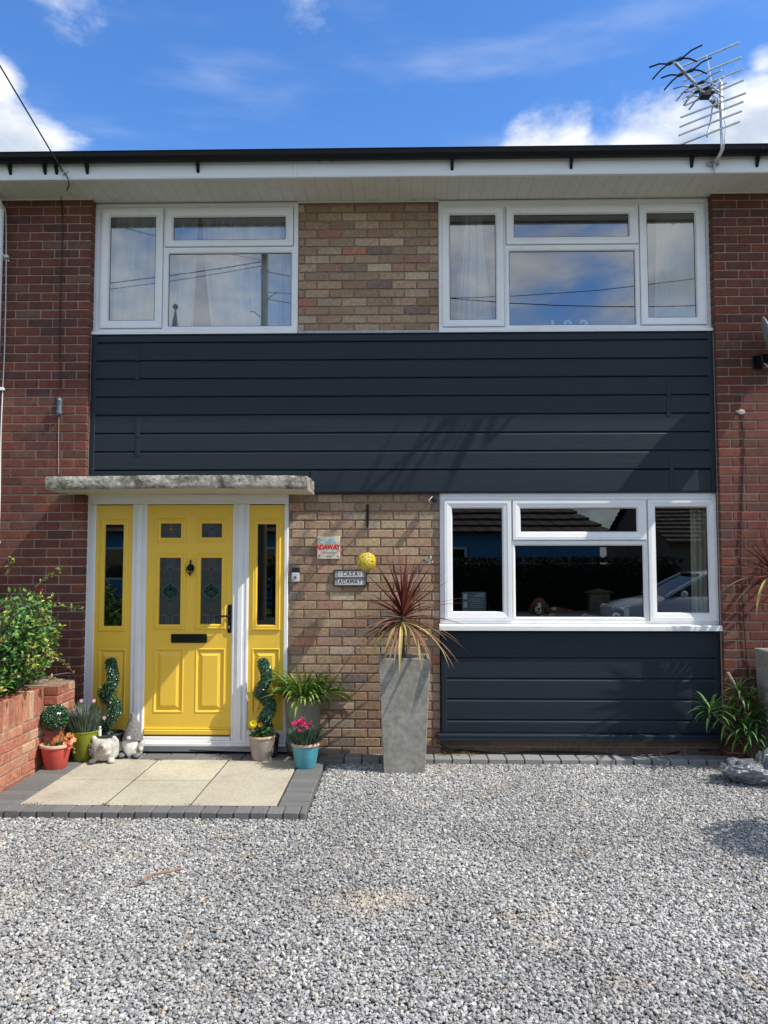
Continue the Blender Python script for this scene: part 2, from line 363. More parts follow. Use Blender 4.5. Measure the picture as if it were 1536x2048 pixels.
        if bevel:
            b = o.modifiers.new('bevel', 'BEVEL'); b.width = bevel; b.segments = 2; b.limit_method = 'ANGLE'; b.angle_limit = R(40)
        if remesh:
            r_ = o.modifiers.new('remesh', 'REMESH'); r_.mode = 'VOXEL'; r_.voxel_size = remesh; r_.use_smooth_shade = True
            sm = o.modifiers.new('smooth', 'SMOOTH'); sm.iterations = 3
        return o
def parent_world(p):
    v = Vector((0, 0, 0))
    while p is not None: v = v + p.location; p = p.parent
    return v
def thing(name, label, cat, loc=(0, 0, 0), group=None):
    o = bpy.data.objects.new(name, None); COL.objects.link(o); o.location = loc; o.empty_display_size = .1
    o['label'] = label; o['category'] = cat
    if group: o['group'] = group
    return o
def tag(o, label, cat, group=None, kind=None):
    o['label'] = label; o['category'] = cat
    if group: o['group'] = group
    if kind: o['kind'] = kind
    return o
def struct(o, kind='structure'): o['kind'] = kind; return o
def jc(c, v=.1, h=.04):
    k = 1 + random.uniform(-v, v)
    return tuple(max(0, q * k * (1 + random.uniform(-h, h))) for q in c)
def text(body, size, loc, m, parent, extrude=.001, name='lettering', bold=0.0, xs=1.0):
    c = bpy.data.curves.new(name, 'FONT'); c.body = body; c.size = size; c.extrude = extrude; c.offset = bold; c.align_x = 'CENTER'; c.align_y = 'CENTER'
    c.materials.append(MATS[m]); tmp = bpy.data.objects.new('tmp', c); COL.objects.link(tmp); bpy.context.view_layer.update()
    me = bpy.data.meshes.new_from_object(tmp.evaluated_get(bpy.context.evaluated_depsgraph_get())); bpy.data.objects.remove(tmp); me.name = name
    o = bpy.data.objects.new(name, me); COL.objects.link(o); o.rotation_euler = (R(90), 0, 0)
    o.scale = (xs, 1, 1); o.location = Vector(loc)
    if parent is not None: o.parent = parent; o.location = o.location - parent_world(parent)
    return o
# ------------------------------------------------------------------ the ground
XL, XR, PY = -2.65, 2.645, -0.10          # inner edges and face plane of the projecting brick piers
def sheet(name, x0, x1, y0, y1, z, m, **k):
    b = MB(); b.add([(x0, y0, z), (x1, y0, z), (x1, y1, z), (x0, y1, z)], [(0, 1, 2, 3)]); return struct(b.build(name, m), **k)
sheet('ground', -150, 150, -220, 150, -.06, 'grass')
sheet('gravel_bed', -2.78, 6.5, -7.2, 0, .0, 'joint_sand')
sheet('pavement', -150, 150, -9.0, -7.2, -.02, 'kerb')
sheet('road', -150, 150, -15.0, -9.2, -.05, 'asphalt')
kb = MB(); kb.box(-150, 150, -9.2, -9.0, -.1, 0.0); struct(kb.build('kerb_edge', 'kerb', bevel=.01))
# patio: six slabs in a border of grey block pavers
pt = MB(); SLZ = .06
sx = [-2.50, -1.935, -1.37, -.805]; sy = [-1.415, -.84, -.27]
sl = MB()
for i in range(3):
    for j in range(2):
        sl.box(sx[i] + .004, sx[i + 1] - .004, sy[j] + .005, sy[j + 1] - .006, 0, SLZ + random.uniform(-.002, .002), c=.004, col=jc((.44, .41, .315), .09, .02))
pav = MB()
def pv(x0, x1, y0, y1, z=SLZ, dark=1.0):
    pav.box(x0 + .003, x1 - .003, y0 + .003, y1 - .003, -.02, z + random.uniform(-.003, .003), c=.006, col=jc((.135 * dark, .135 * dark, .13 * dark), .14, .02), jit=.001)
x = -2.74
while x < -.62: pv(x, min(x + .105, -.60), -1.55, -1.415); x += .105     # front row
y = -1.415
while y < -.27: pv(-.80, -.60, y, min(y + .105, -.262)); y += .105       # right edge
y = -1.415
while y < -.2: pv(-2.75, -2.505, y, min(y + .105, -.15)); y += .105
x = -2.505
while x < -.56: pv(x, x + .205, -.265, -.165); x += .205                  # row along the doorstep
x = -2.505
while x < -.56: pv(x, x + .205, -.165, -.06, .055); x += .205
x = -.60
while x < 3.4: pv(x, x + .145, -.205, -.05, .058, 1.6); x += .145            # strip under the bay
jb = MB(); jb.box(-2.75, -.605, -1.545, -.02, -.02, .048); jb.box(-2.5, -.81, -1.41, -.275, .04, .0555); jb.box(-.6, 3.4, -.20, -.02, -.02, .047)
struct(sl.build('patio_slabs', 'slab')); struct(pav.build('paving_edge', 'paver')); struct(jb.build('paving_bed', 'joint_dark'))
# gravel: many small angular stones over the bed
STC = bpy.data.collections.new('stones')
for k in range(12):
    bm = bmesh.new(); bmesh.ops.create_icosphere(bm, subdivisions=1, radius=1)
    of = Vector((k * 7.3, k * 3.1, k))
    ax = (random.uniform(.8, 1.25), random.uniform(.6, .95), random.uniform(.45, .7))
    for v in bm.verts:
        c = v.co * (1 + .34 * mnoise.noise(v.co * 1.1 + of) + random.uniform(-.10, .10)); v.co = Vector((c.x * ax[0], c.y * ax[1], c.z * ax[2]))
    me = bpy.data.meshes.new('stone'); bm.to_mesh(me); bm.free()
    STC.objects.link(bpy.data.objects.new('stone', me))
gm = bpy.data.materials.new('gravel_stone'); gm.use_nodes = True; n = gm.node_tree; P = n.nodes['Principled BSDF']; P.inputs['Roughness'].default_value = .8; L = n.links.new
oi = n.nodes.new('ShaderNodeObjectInfo'); rp = n.nodes.new('ShaderNodeValToRGB'); L(oi.outputs['Random'], rp.inputs[0])
els = [(0, (.15, .15, .145)), (.12, (.22, .22, .21)), (.34, (.30, .298, .285)), (.58, (.37, .365, .35)), (.80, (.45, .44, .42)), (.92, (.53, .515, .48)), (.975, (.68, .66, .61)), (.982, (.52, .43, .29)), (.988, (.42, .28, .2)), (1, (.74, .66, .47))]
cr = rp.color_ramp
while len(cr.elements) < len(els): cr.elements.new(.5)
for e, (p_, c_) in zip(cr.elements, els): e.position = p_; e.color = (*c_, 1)
ge = n.nodes.new('ShaderNodeNewGeometry')
t1 = n.nodes.new('ShaderNodeTexNoise'); t1.inputs['Scale'].default_value = 90; t1.inputs['Detail'].default_value = 4; L(ge.outputs['Position'], t1.inputs['Vector'])
r1 = n.nodes.new('ShaderNodeMapRange'); L(t1.outputs['Fac'], r1.inputs[0]); r1.inputs[3].default_value = .72; r1.inputs[4].default_value = 1.28
s1 = n.nodes.new('ShaderNodeVectorMath'); s1.operation = 'SCALE'; L(rp.outputs[0], s1.inputs[0]); L(r1.outputs[0], s1.inputs['Scale'])
t2 = n.nodes.new('ShaderNodeTexNoise'); t2.inputs['Scale'].default_value = .9; t2.inputs['Detail'].default_value = 5; L(ge.outputs['Position'], t2.inputs['Vector'])
r2 = n.nodes.new('ShaderNodeMapRange'); L(t2.outputs['Fac'], r2.inputs[0]); r2.inputs[1].default_value = .3; r2.inputs[2].default_value = .7; r2.inputs[3].default_value = .74; r2.inputs[4].default_value = 1.12
s2 = n.nodes.new('ShaderNodeVectorMath'); s2.operation = 'SCALE'; L(s1.outputs[0], s2.inputs[0]); L(r2.outputs[0], s2.inputs['Scale'])
t3 = n.nodes.new('ShaderNodeTexNoise'); t3.inputs['Scale'].default_value = 3.1; t3.inputs['Detail'].default_value = 4; L(ge.outputs['Position'], t3.inputs['Vector'])
r3 = n.nodes.new('ShaderNodeMapRange'); L(t3.outputs['Fac'], r3.inputs[0]); r3.inputs[1].default_value = .62; r3.inputs[2].default_value = .8; r3.inputs[4].default_value = .55
m3 = n.nodes.new('ShaderNodeMix'); m3.data_type = 'RGBA'; L(r3.outputs[0], m3.inputs['Factor']); L(s2.outputs[0], m3.inputs['A']); m3.inputs['B'].default_value = (.50, .40, .27, 1)
stn = m3.outputs['Result']
for (gx, gy, rad, cc, am) in ((-.17, -2.72, .22, (.62, .50, .32), .75), (.02, -2.66, .13, (.66, .54, .36), .7), (-.28, -2.58, .12, (.10, .08, .06), .7), (.62, -3.1, .14, (.6, .5, .34), .5), (.66, -2.85, .20, (.56, .47, .33), .4), (-1.5, -3.2, .16, (.12, .10, .075), .5), (-1.9, -2.75, .25, (.50, .44, .25), .35), (.35, -.42, .3, (.55, .47, .34), .35)):
    vd = n.nodes.new('ShaderNodeVectorMath'); vd.operation = 'DISTANCE'; L(ge.outputs['Position'], vd.inputs[0]); vd.inputs[1].default_value = (gx, gy, .02)
    va = n.nodes.new('ShaderNodeMath'); va.operation = 'MULTIPLY_ADD'; L(t3.outputs['Fac'], va.inputs[0]); va.inputs[1].default_value = -.25; L(vd.outputs['Value'], va.inputs[2])
    vr = n.nodes.new('ShaderNodeMapRange'); L(va.outputs[0], vr.inputs[0]); vr.inputs[1].default_value = rad - .12; vr.inputs[2].default_value = -.12; vr.inputs[3].default_value = 0; vr.inputs[4].default_value = am
    vm_ = n.nodes.new('ShaderNodeMix'); vm_.data_type = 'RGBA'; vh = n.nodes.new('ShaderNodeMath'); vh.operation = 'MULTIPLY'; vh.inputs[1].default_value = .38; L(vr.outputs[0], vh.inputs[0]); L(vh.outputs[0], vm_.inputs['Factor']); L(stn, vm_.inputs['A']); vm_.inputs['B'].default_value = (*cc, 1); stn = vm_.outputs['Result']
L(stn, P.inputs['Base Color'])
MATS['gravel_stone'] = gm
for o in STC.objects: o.data.materials.append(gm)
gv = MB()
def patch(x0, x1, y0, y1): gv.add([(x0, y0, 0), (x1, y0, 0), (x1, y1, 0), (x0, y1, 0)], [(0, 1, 2, 3)])
patch(-2.74, -.59, -4.6, -1.555); patch(-.59, 3.6, -4.6, -.21)
gro = gv.build('gravel', 'gravel_stone')
tag(gro, 'loose grey and white gravel chippings covering the driveway', 'gravel', kind='stuff')
ng = bpy.data.node_groups.new('scatter', 'GeometryNodeTree')
ng.interface.new_socket('Geometry', in_out='INPUT', socket_type='NodeSocketGeometry'); ng.interface.new_socket('Geometry', in_out='OUTPUT', socket_type='NodeSocketGeometry')
def gn(t, **k):
    q = ng.nodes.new(t)
    for a, b in k.items(): setattr(q, a, b)
    return q
gi, go_ = gn('NodeGroupInput'), gn('NodeGroupOutput')
ci = gn('GeometryNodeCollectionInfo'); ci.inputs['Collection'].default_value = STC; ci.inputs['Separate Children'].default_value = True; ci.inputs['Reset Children'].default_value = True
gl = ng.links.new
outs = []
for (dn, zlo, zhi, s0, s1_, seed) in ((6800, .002, .010, .008, .0125, 1), (5600, .010, .022, .0062, .0130, 2), (2600, .016, .026, .003, .007, 3)):
    dp = gn('GeometryNodeDistributePointsOnFaces'); dp.inputs['Density'].default_value = dn; dp.inputs['Seed'].default_value = seed
    gl(gi.outputs[0], dp.inputs['Mesh'])
    rz = gn('FunctionNodeRandomValue', data_type='FLOAT'); rz.inputs[2].default_value = zlo; rz.inputs[3].default_value = zhi; rz.inputs['Seed'].default_value = seed
    cx_ = gn('ShaderNodeCombineXYZ'); gl(rz.outputs[1], cx_.inputs[2])
    sp_ = gn('GeometryNodeSetPosition'); gl(dp.outputs['Points'], sp_.inputs['Geometry']); gl(cx_.outputs[0], sp_.inputs['Offset'])
    io = gn('GeometryNodeInstanceOnPoints'); gl(sp_.outputs[0], io.inputs['Points']); gl(ci.outputs[0], io.inputs['Instance']); io.inputs['Pick Instance'].default_value = True
    rr = gn('FunctionNodeRandomValue', data_type='FLOAT_VECTOR'); rr.inputs[0].default_value = (-.55, -.55, 0); rr.inputs[1].default_value = (.55, .55, 6.283); rr.inputs['Seed'].default_value = seed + 5
    gl(rr.outputs[0], io.inputs['Rotation'])
    rs = gn('FunctionNodeRandomValue', data_type='FLOAT'); rs.inputs[2].default_value = s0; rs.inputs[3].default_value = s1_; rs.inputs['Seed'].default_value = seed + 9
    gl(rs.outputs[1], io.inputs['Scale']); outs.append(io.outputs[0])
jn = gn('GeometryNodeJoinGeometry')
for q in outs: gl(q, jn.inputs[0])
gl(jn.outputs[0], go_.inputs[0])
md = gro.modifiers.new('scatter', 'NODES'); md.node_group = ng
# ------------------------------------------------------------------ the house
house = thing('terraced_house', 'brick and dark clad terraced house with yellow front door and white windows', 'house', (0, 0, 0))
def bricks(b, x0, x1, z0, z1, y, pal, pitch=.2155, course=.0755, joint=.011, phase=0.0, depth=.05, end_l=None, end_r=None, weights=None, jit=.0012, shift=0):
    """running bond; y = face plane, bricks go back by depth"""
    nrow = int(math.ceil((z1 - z0) / course - 1e-6))
    for r in range(nrow):
        a = z0 + r * course; t = min(a + course - joint, z1)
        if t - a < .015: continue
        off = phase + (pitch / 2 if (r + shift) % 2 else 0)
        xx = x0 - pitch + (off % pitch)
        while xx < x1:
            l, h = max(xx, x0), min(xx + pitch - joint, x1)
            if h - l > .02:
                c = random.choices(pal, weights)[0]
                yy = y + random.uniform(-.0015, .0015)
                b.box(l, h, yy, y + depth, a, t, c=.0035, col=jc(c, .16, .06), jit=jit)
            xx += pitch
REDP = [(.135, .040, .024), (.12, .038, .025), (.15, .042, .024), (.095, .036, .026), (.19, .042, .020), (.14, .062, .038)]
REDW = [6, 6, 5, 3, .35, 1.0]
TANP = [(.34, .225, .14), (.36, .25, .16), (.29, .185, .115), (.41, .31, .21), (.31, .19, .125), (.21, .155, .12), (.37, .17, .105)]
TANW = [7, 7, 4, 3, 3, .9, .2]
def pier(x0, x1, left):
    b = MB()
    edge = x1 if left else x0
    # quoin: whole and half bricks alternate at the returned edge
    C, J = .0755, .011; z0 = .02; r = 0
    while z0 + r * C < 4.755:
        a = z0 + r * C; t = min(a + C - J, 4.755); ln = .2045 if r % 2 else .098
        if left:
            b.box(edge - ln, edge, PY + random.uniform(-.001, .001), .10, a, t, c=.004, col=jc(random.choices(REDP, REDW)[0], .16, .06), jit=.0012)
        else:
            b.box(edge, edge + ln, PY + random.uniform(-.001, .001), .10, a, t, c=.004, col=jc(random.choices(REDP, REDW)[0], .16, .06), jit=.0012)
        l, h = (x0, edge - ln - J) if left else (edge + ln + J, x1)
        q = h if left else l
        while (q > l + .02) if left else (q < h - .02):
            e = max(q - .2045, l) if left else min(q + .2045, h)
            b.box(min(q, e), max(q, e), PY + random.uniform(-.0015, .0015), PY + .06, a, t, c=.0035, col=jc(random.choices(REDP, REDW)[0], .16, .06), jit=.0012)
            q = e - J if left else e + J
        r += 1
    b.box(x0 + (.0 if left else .008), x1 - (.008 if left else 0), PY + .008, .09, 0, 4.76, mi=1)
    return b.build('brick_pier', ['red_brick', 'mortar_red'], house)
pier(-7.0, XL, True); pier(XR, 7.0, False)
b = MB(); bricks(b, -.878, .333, 3.612, 4.755, 0, TANP, phase=.06, weights=TANW); b.box(-.878, .333, .009, .12, 3.60, 4.76, mi=1)
o = b.build('upper_brick_panel', ['tan_brick', 'mortar_tan'], house); o['label'] = 'dull brown brick panel between the upstairs windows'
b = MB(); bricks(b, -.945, .333, .03, 2.30, 0, TANP, phase=.03, weights=TANW); b.box(-.945, .333, .009, .12, 0, 2.33, mi=1)
b.build('lower_brick_panel', ['tan_brick', 'mortar_tan'], house)
b = MB(); bricks(b, .333, 3.0, .03, .21, .03, [(.2, .13, .09), (.16, .12, .09)], phase=.1); b.box(.333, 2.66, .036, .12, 0, .25, mi=1)
b.build('plinth_brick', ['tan_brick', 'mortar_tan'], house)
b = MB(); b.box(-.88, .335, -.035, .05, 3.575, 3.612, c=.003); b.build('flashing', 'lead_grey', house)
# soffit boards, fascia, gutter, roof
b = MB(); xx = -7.2
while xx < 7.2:
    b.box(xx + .0012, xx + .0988, -.445, .06, 4.765, 4.775, c=.0018); xx += .1
b.box(-7.2, 7.2, -.44, .1, 4.768, 4.80, mi=1)
so = b.build('soffit', ['soffit_white', 'lead_grey'], house)
b = MB(); b.box(-7.2, -.86, -.462, -.445, 4.755, 4.925, c=.003); b.box(-.86, -.83, -.465, -.445, 4.753, 4.927, c=.002); b.box(-.83, 7.2, -.462, -.445, 4.755, 4.925, c=.003)
b.box(-7.2, 7.2, -.462, -.43, 4.748, 4.754, c=.001)
b.build('fascia', 'fascia_white', house)
# white bead where soffit meets the brick
for q in ((-.89, .345, -.012, .0), (-7.0, XL + .006, PY - .012, PY), (XR - .006, 7.0, PY - .012, PY)):
    b = MB(); b.box(*q, 4.75, 4.764, c=.002); b.build('soffit_bead', 'soffit_white', house)
b = MB(); prof = [(y_, 4.862 + (z_ - 4.862) * .56) for y_, z_ in [(-.463, 4.968), (-.466, 4.90), (-.485, 4.872), (-.515, 4.862), (-.545, 4.872), (-.568, 4.905), (-.572, 4.962), (-.578, 4.968), (-.578, 4.975), (-.566, 4.975), (-.563, 4.905), (-.54, 4.88), (-.515, 4.870), (-.49, 4.88), (-.472, 4.905), (-.469, 4.968)]]
for (xa, xb) in ((-7.2, -.62), (-.62, 7.2)):
    nP = len(prof); b.add([(xa, y, z) for y, z in prof] + [(xb, y, z) for y, z in prof], [(i, (i + 1) % nP, nP + (i + 1) % nP, nP + i) for i in range(nP)])
gut = b.build('gutter', 'gutter_black', house, smooth=True, angle=35)
for px in (15, 85, 108, 170, 393, 638, 663, 905, 1145, 1388, 1520):
    xx = W(px, 315, -.52)[0]; c = MB()
    pr = [(y + (.0 if y > -.47 else -.004 if y < -.56 else 0), z - .004) for y, z in prof[:9]]
    c.add([(xx - .009, y, z) for y, z in pr] + [(xx + .009, y, z) for y, z in pr], [(i, i + 1, 10 - 1 + i + 1, 9 + i) for i in range(8)])
    if px not in (638, 663):
        c.box(xx - .012, xx + .012, -.475, -.463, 4.80, 4.87, c=.002)
        c.add([(xx - .01, -.463, 4.87), (xx - .01, -.515, 4.862), (xx - .01, -.463, 4.79), (xx + .01, -.463, 4.87), (xx + .01, -.515, 4.862), (xx + .01, -.463, 4.79)], [(0, 1, 2), (5, 4, 3), (0, 3, 4, 1), (1, 4, 5, 2)])
    c.build('gutter_bracket', 'gutter_black', gut)
b = MB(); rs_ = math.tan(R(22))
xx = -7.2; k = 0
while xx < 7.2:
    for q in range(24):
        y0 = -.50 + q * .30; z0_ = 4.885 + (y0 + .5) * rs_ + (.006 if (k == 20 and q == 0) else 0)
        b.add([(xx, y0, z0_ + .02), (xx + .298, y0, z0_ + .02), (xx + .298, y0 + .33, z0_ + .33 * rs_), (xx, y0 + .33, z0_ + .33 * rs_), (xx, y0, z0_), (xx + .298, y0, z0_)], [(0, 1, 2, 3), (4, 5, 1, 0)])
    xx += .3; k += 1
b.add([(-7.2, -.5, 4.88), (7.2, -.5, 4.88), (7.2, 6.7, 4.88 + 7.2 * rs_), (-7.2, 6.7, 4.88 + 7.2 * rs_)], [(0, 1, 2, 3)])
b.add([(-7.2, 6.7, 4.88 + 7.2 * rs_), (7.2, 6.7, 4.88 + 7.2 * rs_), (7.2, 9, 4.88 + 4.9 * rs_), (-7.2, 9, 4.88 + 4.9 * rs_)], [(0, 1, 2, 3)])
b.build('roof', 'roof_tile', house)
# body of the house and the rooms behind the glass
b = MB(); b.box(-7.0, -6.98, .1, 9, 0, 5); b.box(6.98, 7.0, .1, 9, 0, 5); b.box(-7.0, 7.0, 8.9, 9, 0, 5); b.box(-6.98, 6.98, .1, 8.9, 4.80, 4.9)
b.build('outer_wall', 'mortar_red', house)
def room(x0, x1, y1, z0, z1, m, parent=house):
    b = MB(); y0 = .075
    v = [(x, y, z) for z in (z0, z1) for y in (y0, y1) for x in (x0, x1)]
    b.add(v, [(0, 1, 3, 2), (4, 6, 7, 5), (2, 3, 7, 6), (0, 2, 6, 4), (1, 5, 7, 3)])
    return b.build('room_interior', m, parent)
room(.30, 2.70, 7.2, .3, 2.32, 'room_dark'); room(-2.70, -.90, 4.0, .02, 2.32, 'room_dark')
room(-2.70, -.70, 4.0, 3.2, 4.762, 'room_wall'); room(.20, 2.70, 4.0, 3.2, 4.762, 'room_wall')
# cladding: boards with a bevelled top edge, end trims and butt cover strips
def cladding(x0, x1, z0, z1, yf, first, n, step, trims, gap_l=True):
    b = MB(); depth = .035
    z = first
    def board(xa, xb, za, zb):
        pr = [(yf + depth, zb + .01), (yf + .016, zb + .006), (yf + .010, zb + .002), (yf, zb - .014), (yf, za + .005), (yf + .004, za), (yf + depth, za)]
        k = len(pr); b.add([(xa, y, z_) for y, z_ in pr] + [(xb, y, z_) for y, z_ in pr], [(i, k + i, k + (i + 1) % k, (i + 1) % k) for i in range(k)] + [tuple(range(k)), tuple(range(2 * k - 1, k - 1, -1))])
    top = z1
    for i in range(n + 1):
        zt = first - step * (i - 1) if i else top
        zb = first - step * i + .008
        if zb < z0: zb = z0
        if zt - zb > .01: board(x0 + (.045 if gap_l else 0), x1 - .04, zb, zt - (0 if i == 0 else 0))
    b.box(x0, x1, yf + .034, .03, z0, z1, mi=0)
    o = b.build('cladding', 'cladding', house)
    t = MB()
    if gap_l: t.box(x0, x0 + .045, yf - .004, yf + .034, z0, z1, c=.004)
    t.box(x1 - .042, x1, yf - .004, yf + .034, z0, z1, c=.004)
    t.box(x0 + .045, x1 - .042, yf - .003, yf + .034, z1 - .004, z1 + .006, c=.002)
    t.build('edge_trim', 'cladding', o)
    for px, ya, yb in trims:
        s_ = MB(); xx = W(px, (ya + yb) / 2, yf)[0]; zt, zb = W(px, ya, yf)[1], W(px, yb, yf)[1]
        s_.box(xx - .018, xx + .018, yf - .004, yf + .01, zb, zt, c=.002); s_.build('joint_strip', 'cladding', o)
    return o
cl = cladding(XL + .004, XR - .003, 2.40, 3.58, -.05, 3.508, 7, .157, ((275, 689, 722), (275, 727, 760), (275, 839, 874), (275, 878, 912), (1337, 759, 792), (1337, 797, 832), (1343, 909, 943), (1343, 947, 981)))
cl['label'] = 'anthracite cladding boards between upper and lower windows'
# lowest board runs only right of the door canopy
b = MB(); b.box(-.745, XR - .045, -.050, .03, 2.222, 2.404, c=.005); b.box(-.757, -.72, -.055, .03, 2.219, 2.407, c=.003); b.box(XR - .045, XR - .003, -.054, .03, 2.222, 2.41, c=.003); b.box(XL + .045, -.757, -.05, .03, 2.30, 2.404, c=.005); b.box(XL + .004, XL + .045, -.054, .03, 2.30, 2.41, c=.003)
b.box(-.745, XR - .003, -.045, .03, 2.216, 2.222); b.build('bottom_board', 'cladding', house)
cl2 = cladding(.34, XR - .002, .225, 1.062, -.022, .834, 4, .169, ()); cl2['label'] = 'anthracite cladding panel below the living room window'
b = MB(); b.box(.30, XR - .002, -.085, .03, .200, .222, c=.004); b.box(.30, XR - .002, -.085, -.076, .175, .2005); b.build('drip_sill', 'cladding', house)
b = MB(); b.box(XL - .002, XL + .002, -.054, -.03, 2.3, 3.58); b.build('sealant_bead', 'old_sealant', house)
b = MB(); b.box(XR - .003, XR + .001, -.058, -.045, .25, 3.57); b.build('sealant_bead', 'old_sealant', house)
# ------------------------------------------------------------------ windows
def window(rect, sashes, fixed, name_label, glass, sill=None, yb=-.012):
    """rect: outer frame px; sashes: [(outer px rect, glass px rect)]; fixed: [(bead rect, glass rect)]"""
    x0, x1, z0, z1 = rect
    b = MB()
    holes = [RC(*s[0]) for s in sashes] + [RC(*f[0]) for f in fixed]
    # frame as bars between the openings: built as a grid of boxes minus the openings
    xs = sorted(set([x0, x1] + [h[0] for h in holes] + [h[1] for h in holes])); zs = sorted(set([z0, z1] + [h[2] for h in holes] + [h[3] for h in holes]))
    for i in range(len(xs) - 1):
        for j in range(len(zs) - 1):
            cx_, cz_ = (xs[i] + xs[i + 1]) / 2, (zs[j] + zs[j + 1]) / 2
            if any(h[0] < cx_ < h[1] and h[2] < cz_ < h[3] for h in holes): continue
            b.add([(xs[i], yb, zs[j]), (xs[i + 1], yb, zs[j]), (xs[i + 1], yb, zs[j + 1]), (xs[i], yb, zs[j + 1])], [(0, 1, 2, 3)])
    b.ring((x0, x1, z0, z1), [(0, .07), (0, yb)])
    b.ring((x0 + .012, x1 - .012, z0 + .012, z1 - .012), [(0, yb), (0.0, yb - .006), (.022, yb - .006), (.026, yb)])
    for h in holes: b.ring(h, [(0, yb), (0.0, yb - .0), (.004, .05)])
    w = b.build('window', 'upvc', house)
    w['label'] = name_label
    for (o_, g_) in sashes:
        ro, rg = RC(*o_), RC(*g_, y=0.0); s = MB(); m = min(rg[0] - ro[0], ro[1] - rg[1], rg[2] - ro[2], ro[3] - rg[3])
        f = lambda e: [(e, .02)]
        s.ring((ro[0] + .004, ro[1] - .004, ro[2] + .004, ro[3] - .004), [(0, .02), (0, yb - .014), (.003, yb - .018), (.028, yb - .018), (.030, yb - .016)])
        # from the flat of the sash to the glass edge
        a = (ro[0] + .034, ro[1] - .034, ro[2] + .034, ro[3] - .034); V = []
        for (rr, y) in ((a, yb - .016), ((rg[0] - .010, rg[1] + .010, rg[2] - .010, rg[3] + .010), yb - .010), ((rg[0] - .002, rg[1] + .002, rg[2] - .002, rg[3] + .002), yb + .006), (rg, yb + .010)):
            V += [(rr[0], y, rr[2]), (rr[1], y, rr[2]), (rr[1], y, rr[3]), (rr[0], y, rr[3])]
        s.add(V, [(i * 4 + k, i * 4 + (k + 1) % 4, (i + 1) * 4 + (k + 1) % 4, (i + 1) * 4 + k) for i in range(3) for k in range(4)])
        o = s.build('sash', 'upvc', w)
    gp = MB(); gk = MB()
    for (o_, g_) in sashes + fixed:
        rg = RC(*g_); gp.add([(rg[0] - .003, .004, rg[2] - .003), (rg[1] + .003, .004, rg[2] - .003), (rg[1] + .003, .004, rg[3] + .003), (rg[0] - .003, .004, rg[3] + .003)], [(0, 1, 2, 3)])
        gk.ring(rg, [(-.003, .0), (.0035, .0), (.0035, .005)])
    for (o_, g_) in fixed:
        ro, rg = RC(*o_), RC(*g_); V = []; fb = MB()
        for (rr, y) in ((ro, yb - .004), ((ro[0] + .008, ro[1] - .008, ro[2] + .008, ro[3] - .008), yb - .006), ((rg[0] - .008, rg[1] + .008, rg[2] - .008, rg[3] + .008), yb - .002), (rg, yb + .010)):
            V += [(rr[0], y, rr[2]), (rr[1], y, rr[2]), (rr[1], y, rr[3]), (rr[0], y, rr[3])]
        V = [(ro[0], yb, ro[2]), (ro[1], yb, ro[2]), (ro[1], yb, ro[3]), (ro[0], yb, ro[3])] + V
        fb.add(V, [(i * 4 + k, i * 4 + (k + 1) % 4, (i + 1) * 4 + (k + 1) % 4, (i + 1) * 4 + k) for i in range(4) for k in range(4)])
        fb.build('glazing_bead', 'upvc', w)
    gp.build('glass', glass, w); gk.build('glass_seal', 'gasket', w)
    if sill:
        s = MB(); a, c, zt, zb, yo = sill
        s.add([(a, .0, zt + .008), (c, .0, zt + .008), (a, yo, zt), (c, yo, zt), (a, yo - .004, zt - .006), (c, yo - .004, zt - .006), (a, yo - .004, zb), (c, yo - .004, zb), (a, yo + .004, zb), (c, yo + .004, zb), (a, .0, zb + .006), (c, .0, zb + .006)],
              [(0, 2, 3, 1), (2, 4, 5, 3), (4, 6, 7, 5), (6, 8, 9, 7), (8, 10, 11, 9), (0, 10, 8, 6, 4, 2), (1, 3, 5, 7, 9, 11)])
        s.build('sill', 'upvc', w)
    return w
w1 = window((XL - .012, -.880, 3.603, 4.755), [((203, 418.5, 327.5, 658.7), (220, 435, 310.5, 641)), ((331.8, 418, 588, 495.4), (348, 435, 571, 479.7))],
            [((331.5, 499, 588, 659), (337.5, 507.4, 582.5, 652.7))], 'left upstairs window', 'upper_glass', (XL - .012, -.878, 3.612, 3.586, -.052))
w2 = window((.335, XR + .012, 3.603, 4.755), [((883.4, 415.7, 1008, 655.5), (899.7, 430.8, 991, 639.2)), ((1011, 413.4, 1275.4, 490.8), (1028, 429.6, 1256.5, 473.8)), ((1278, 410.8, 1410, 651.3), (1295, 426.6, 1390, 634.7))],
            [((1011.5, 495, 1276, 657), (1018.6, 502.5, 1269.7, 649.8))], 'right upstairs window', 'upper_glass', (.333, XR + .008, 3.612, 3.586, -.052))
w3 = window((.335, XR + .012, 1.112, 2.222), [((887.3, 999.6, 1022.9, 1241.7), (904.9, 1017.2, 1004.4, 1222.8)), ((1023.7, 999.6, 1291.3, 1081), (1040.9, 1017.2, 1272.4, 1063.4)), ((1294.9, 998.3, 1433.5, 1243), (1312, 1015, 1415.5, 1225))],
            [((1024.5, 1085, 1291, 1240), (1030.8, 1091.2, 1286, 1233.8))], 'living room window', 'window_glass', (.325, XR + .06, 1.112, 1.070, -.085))
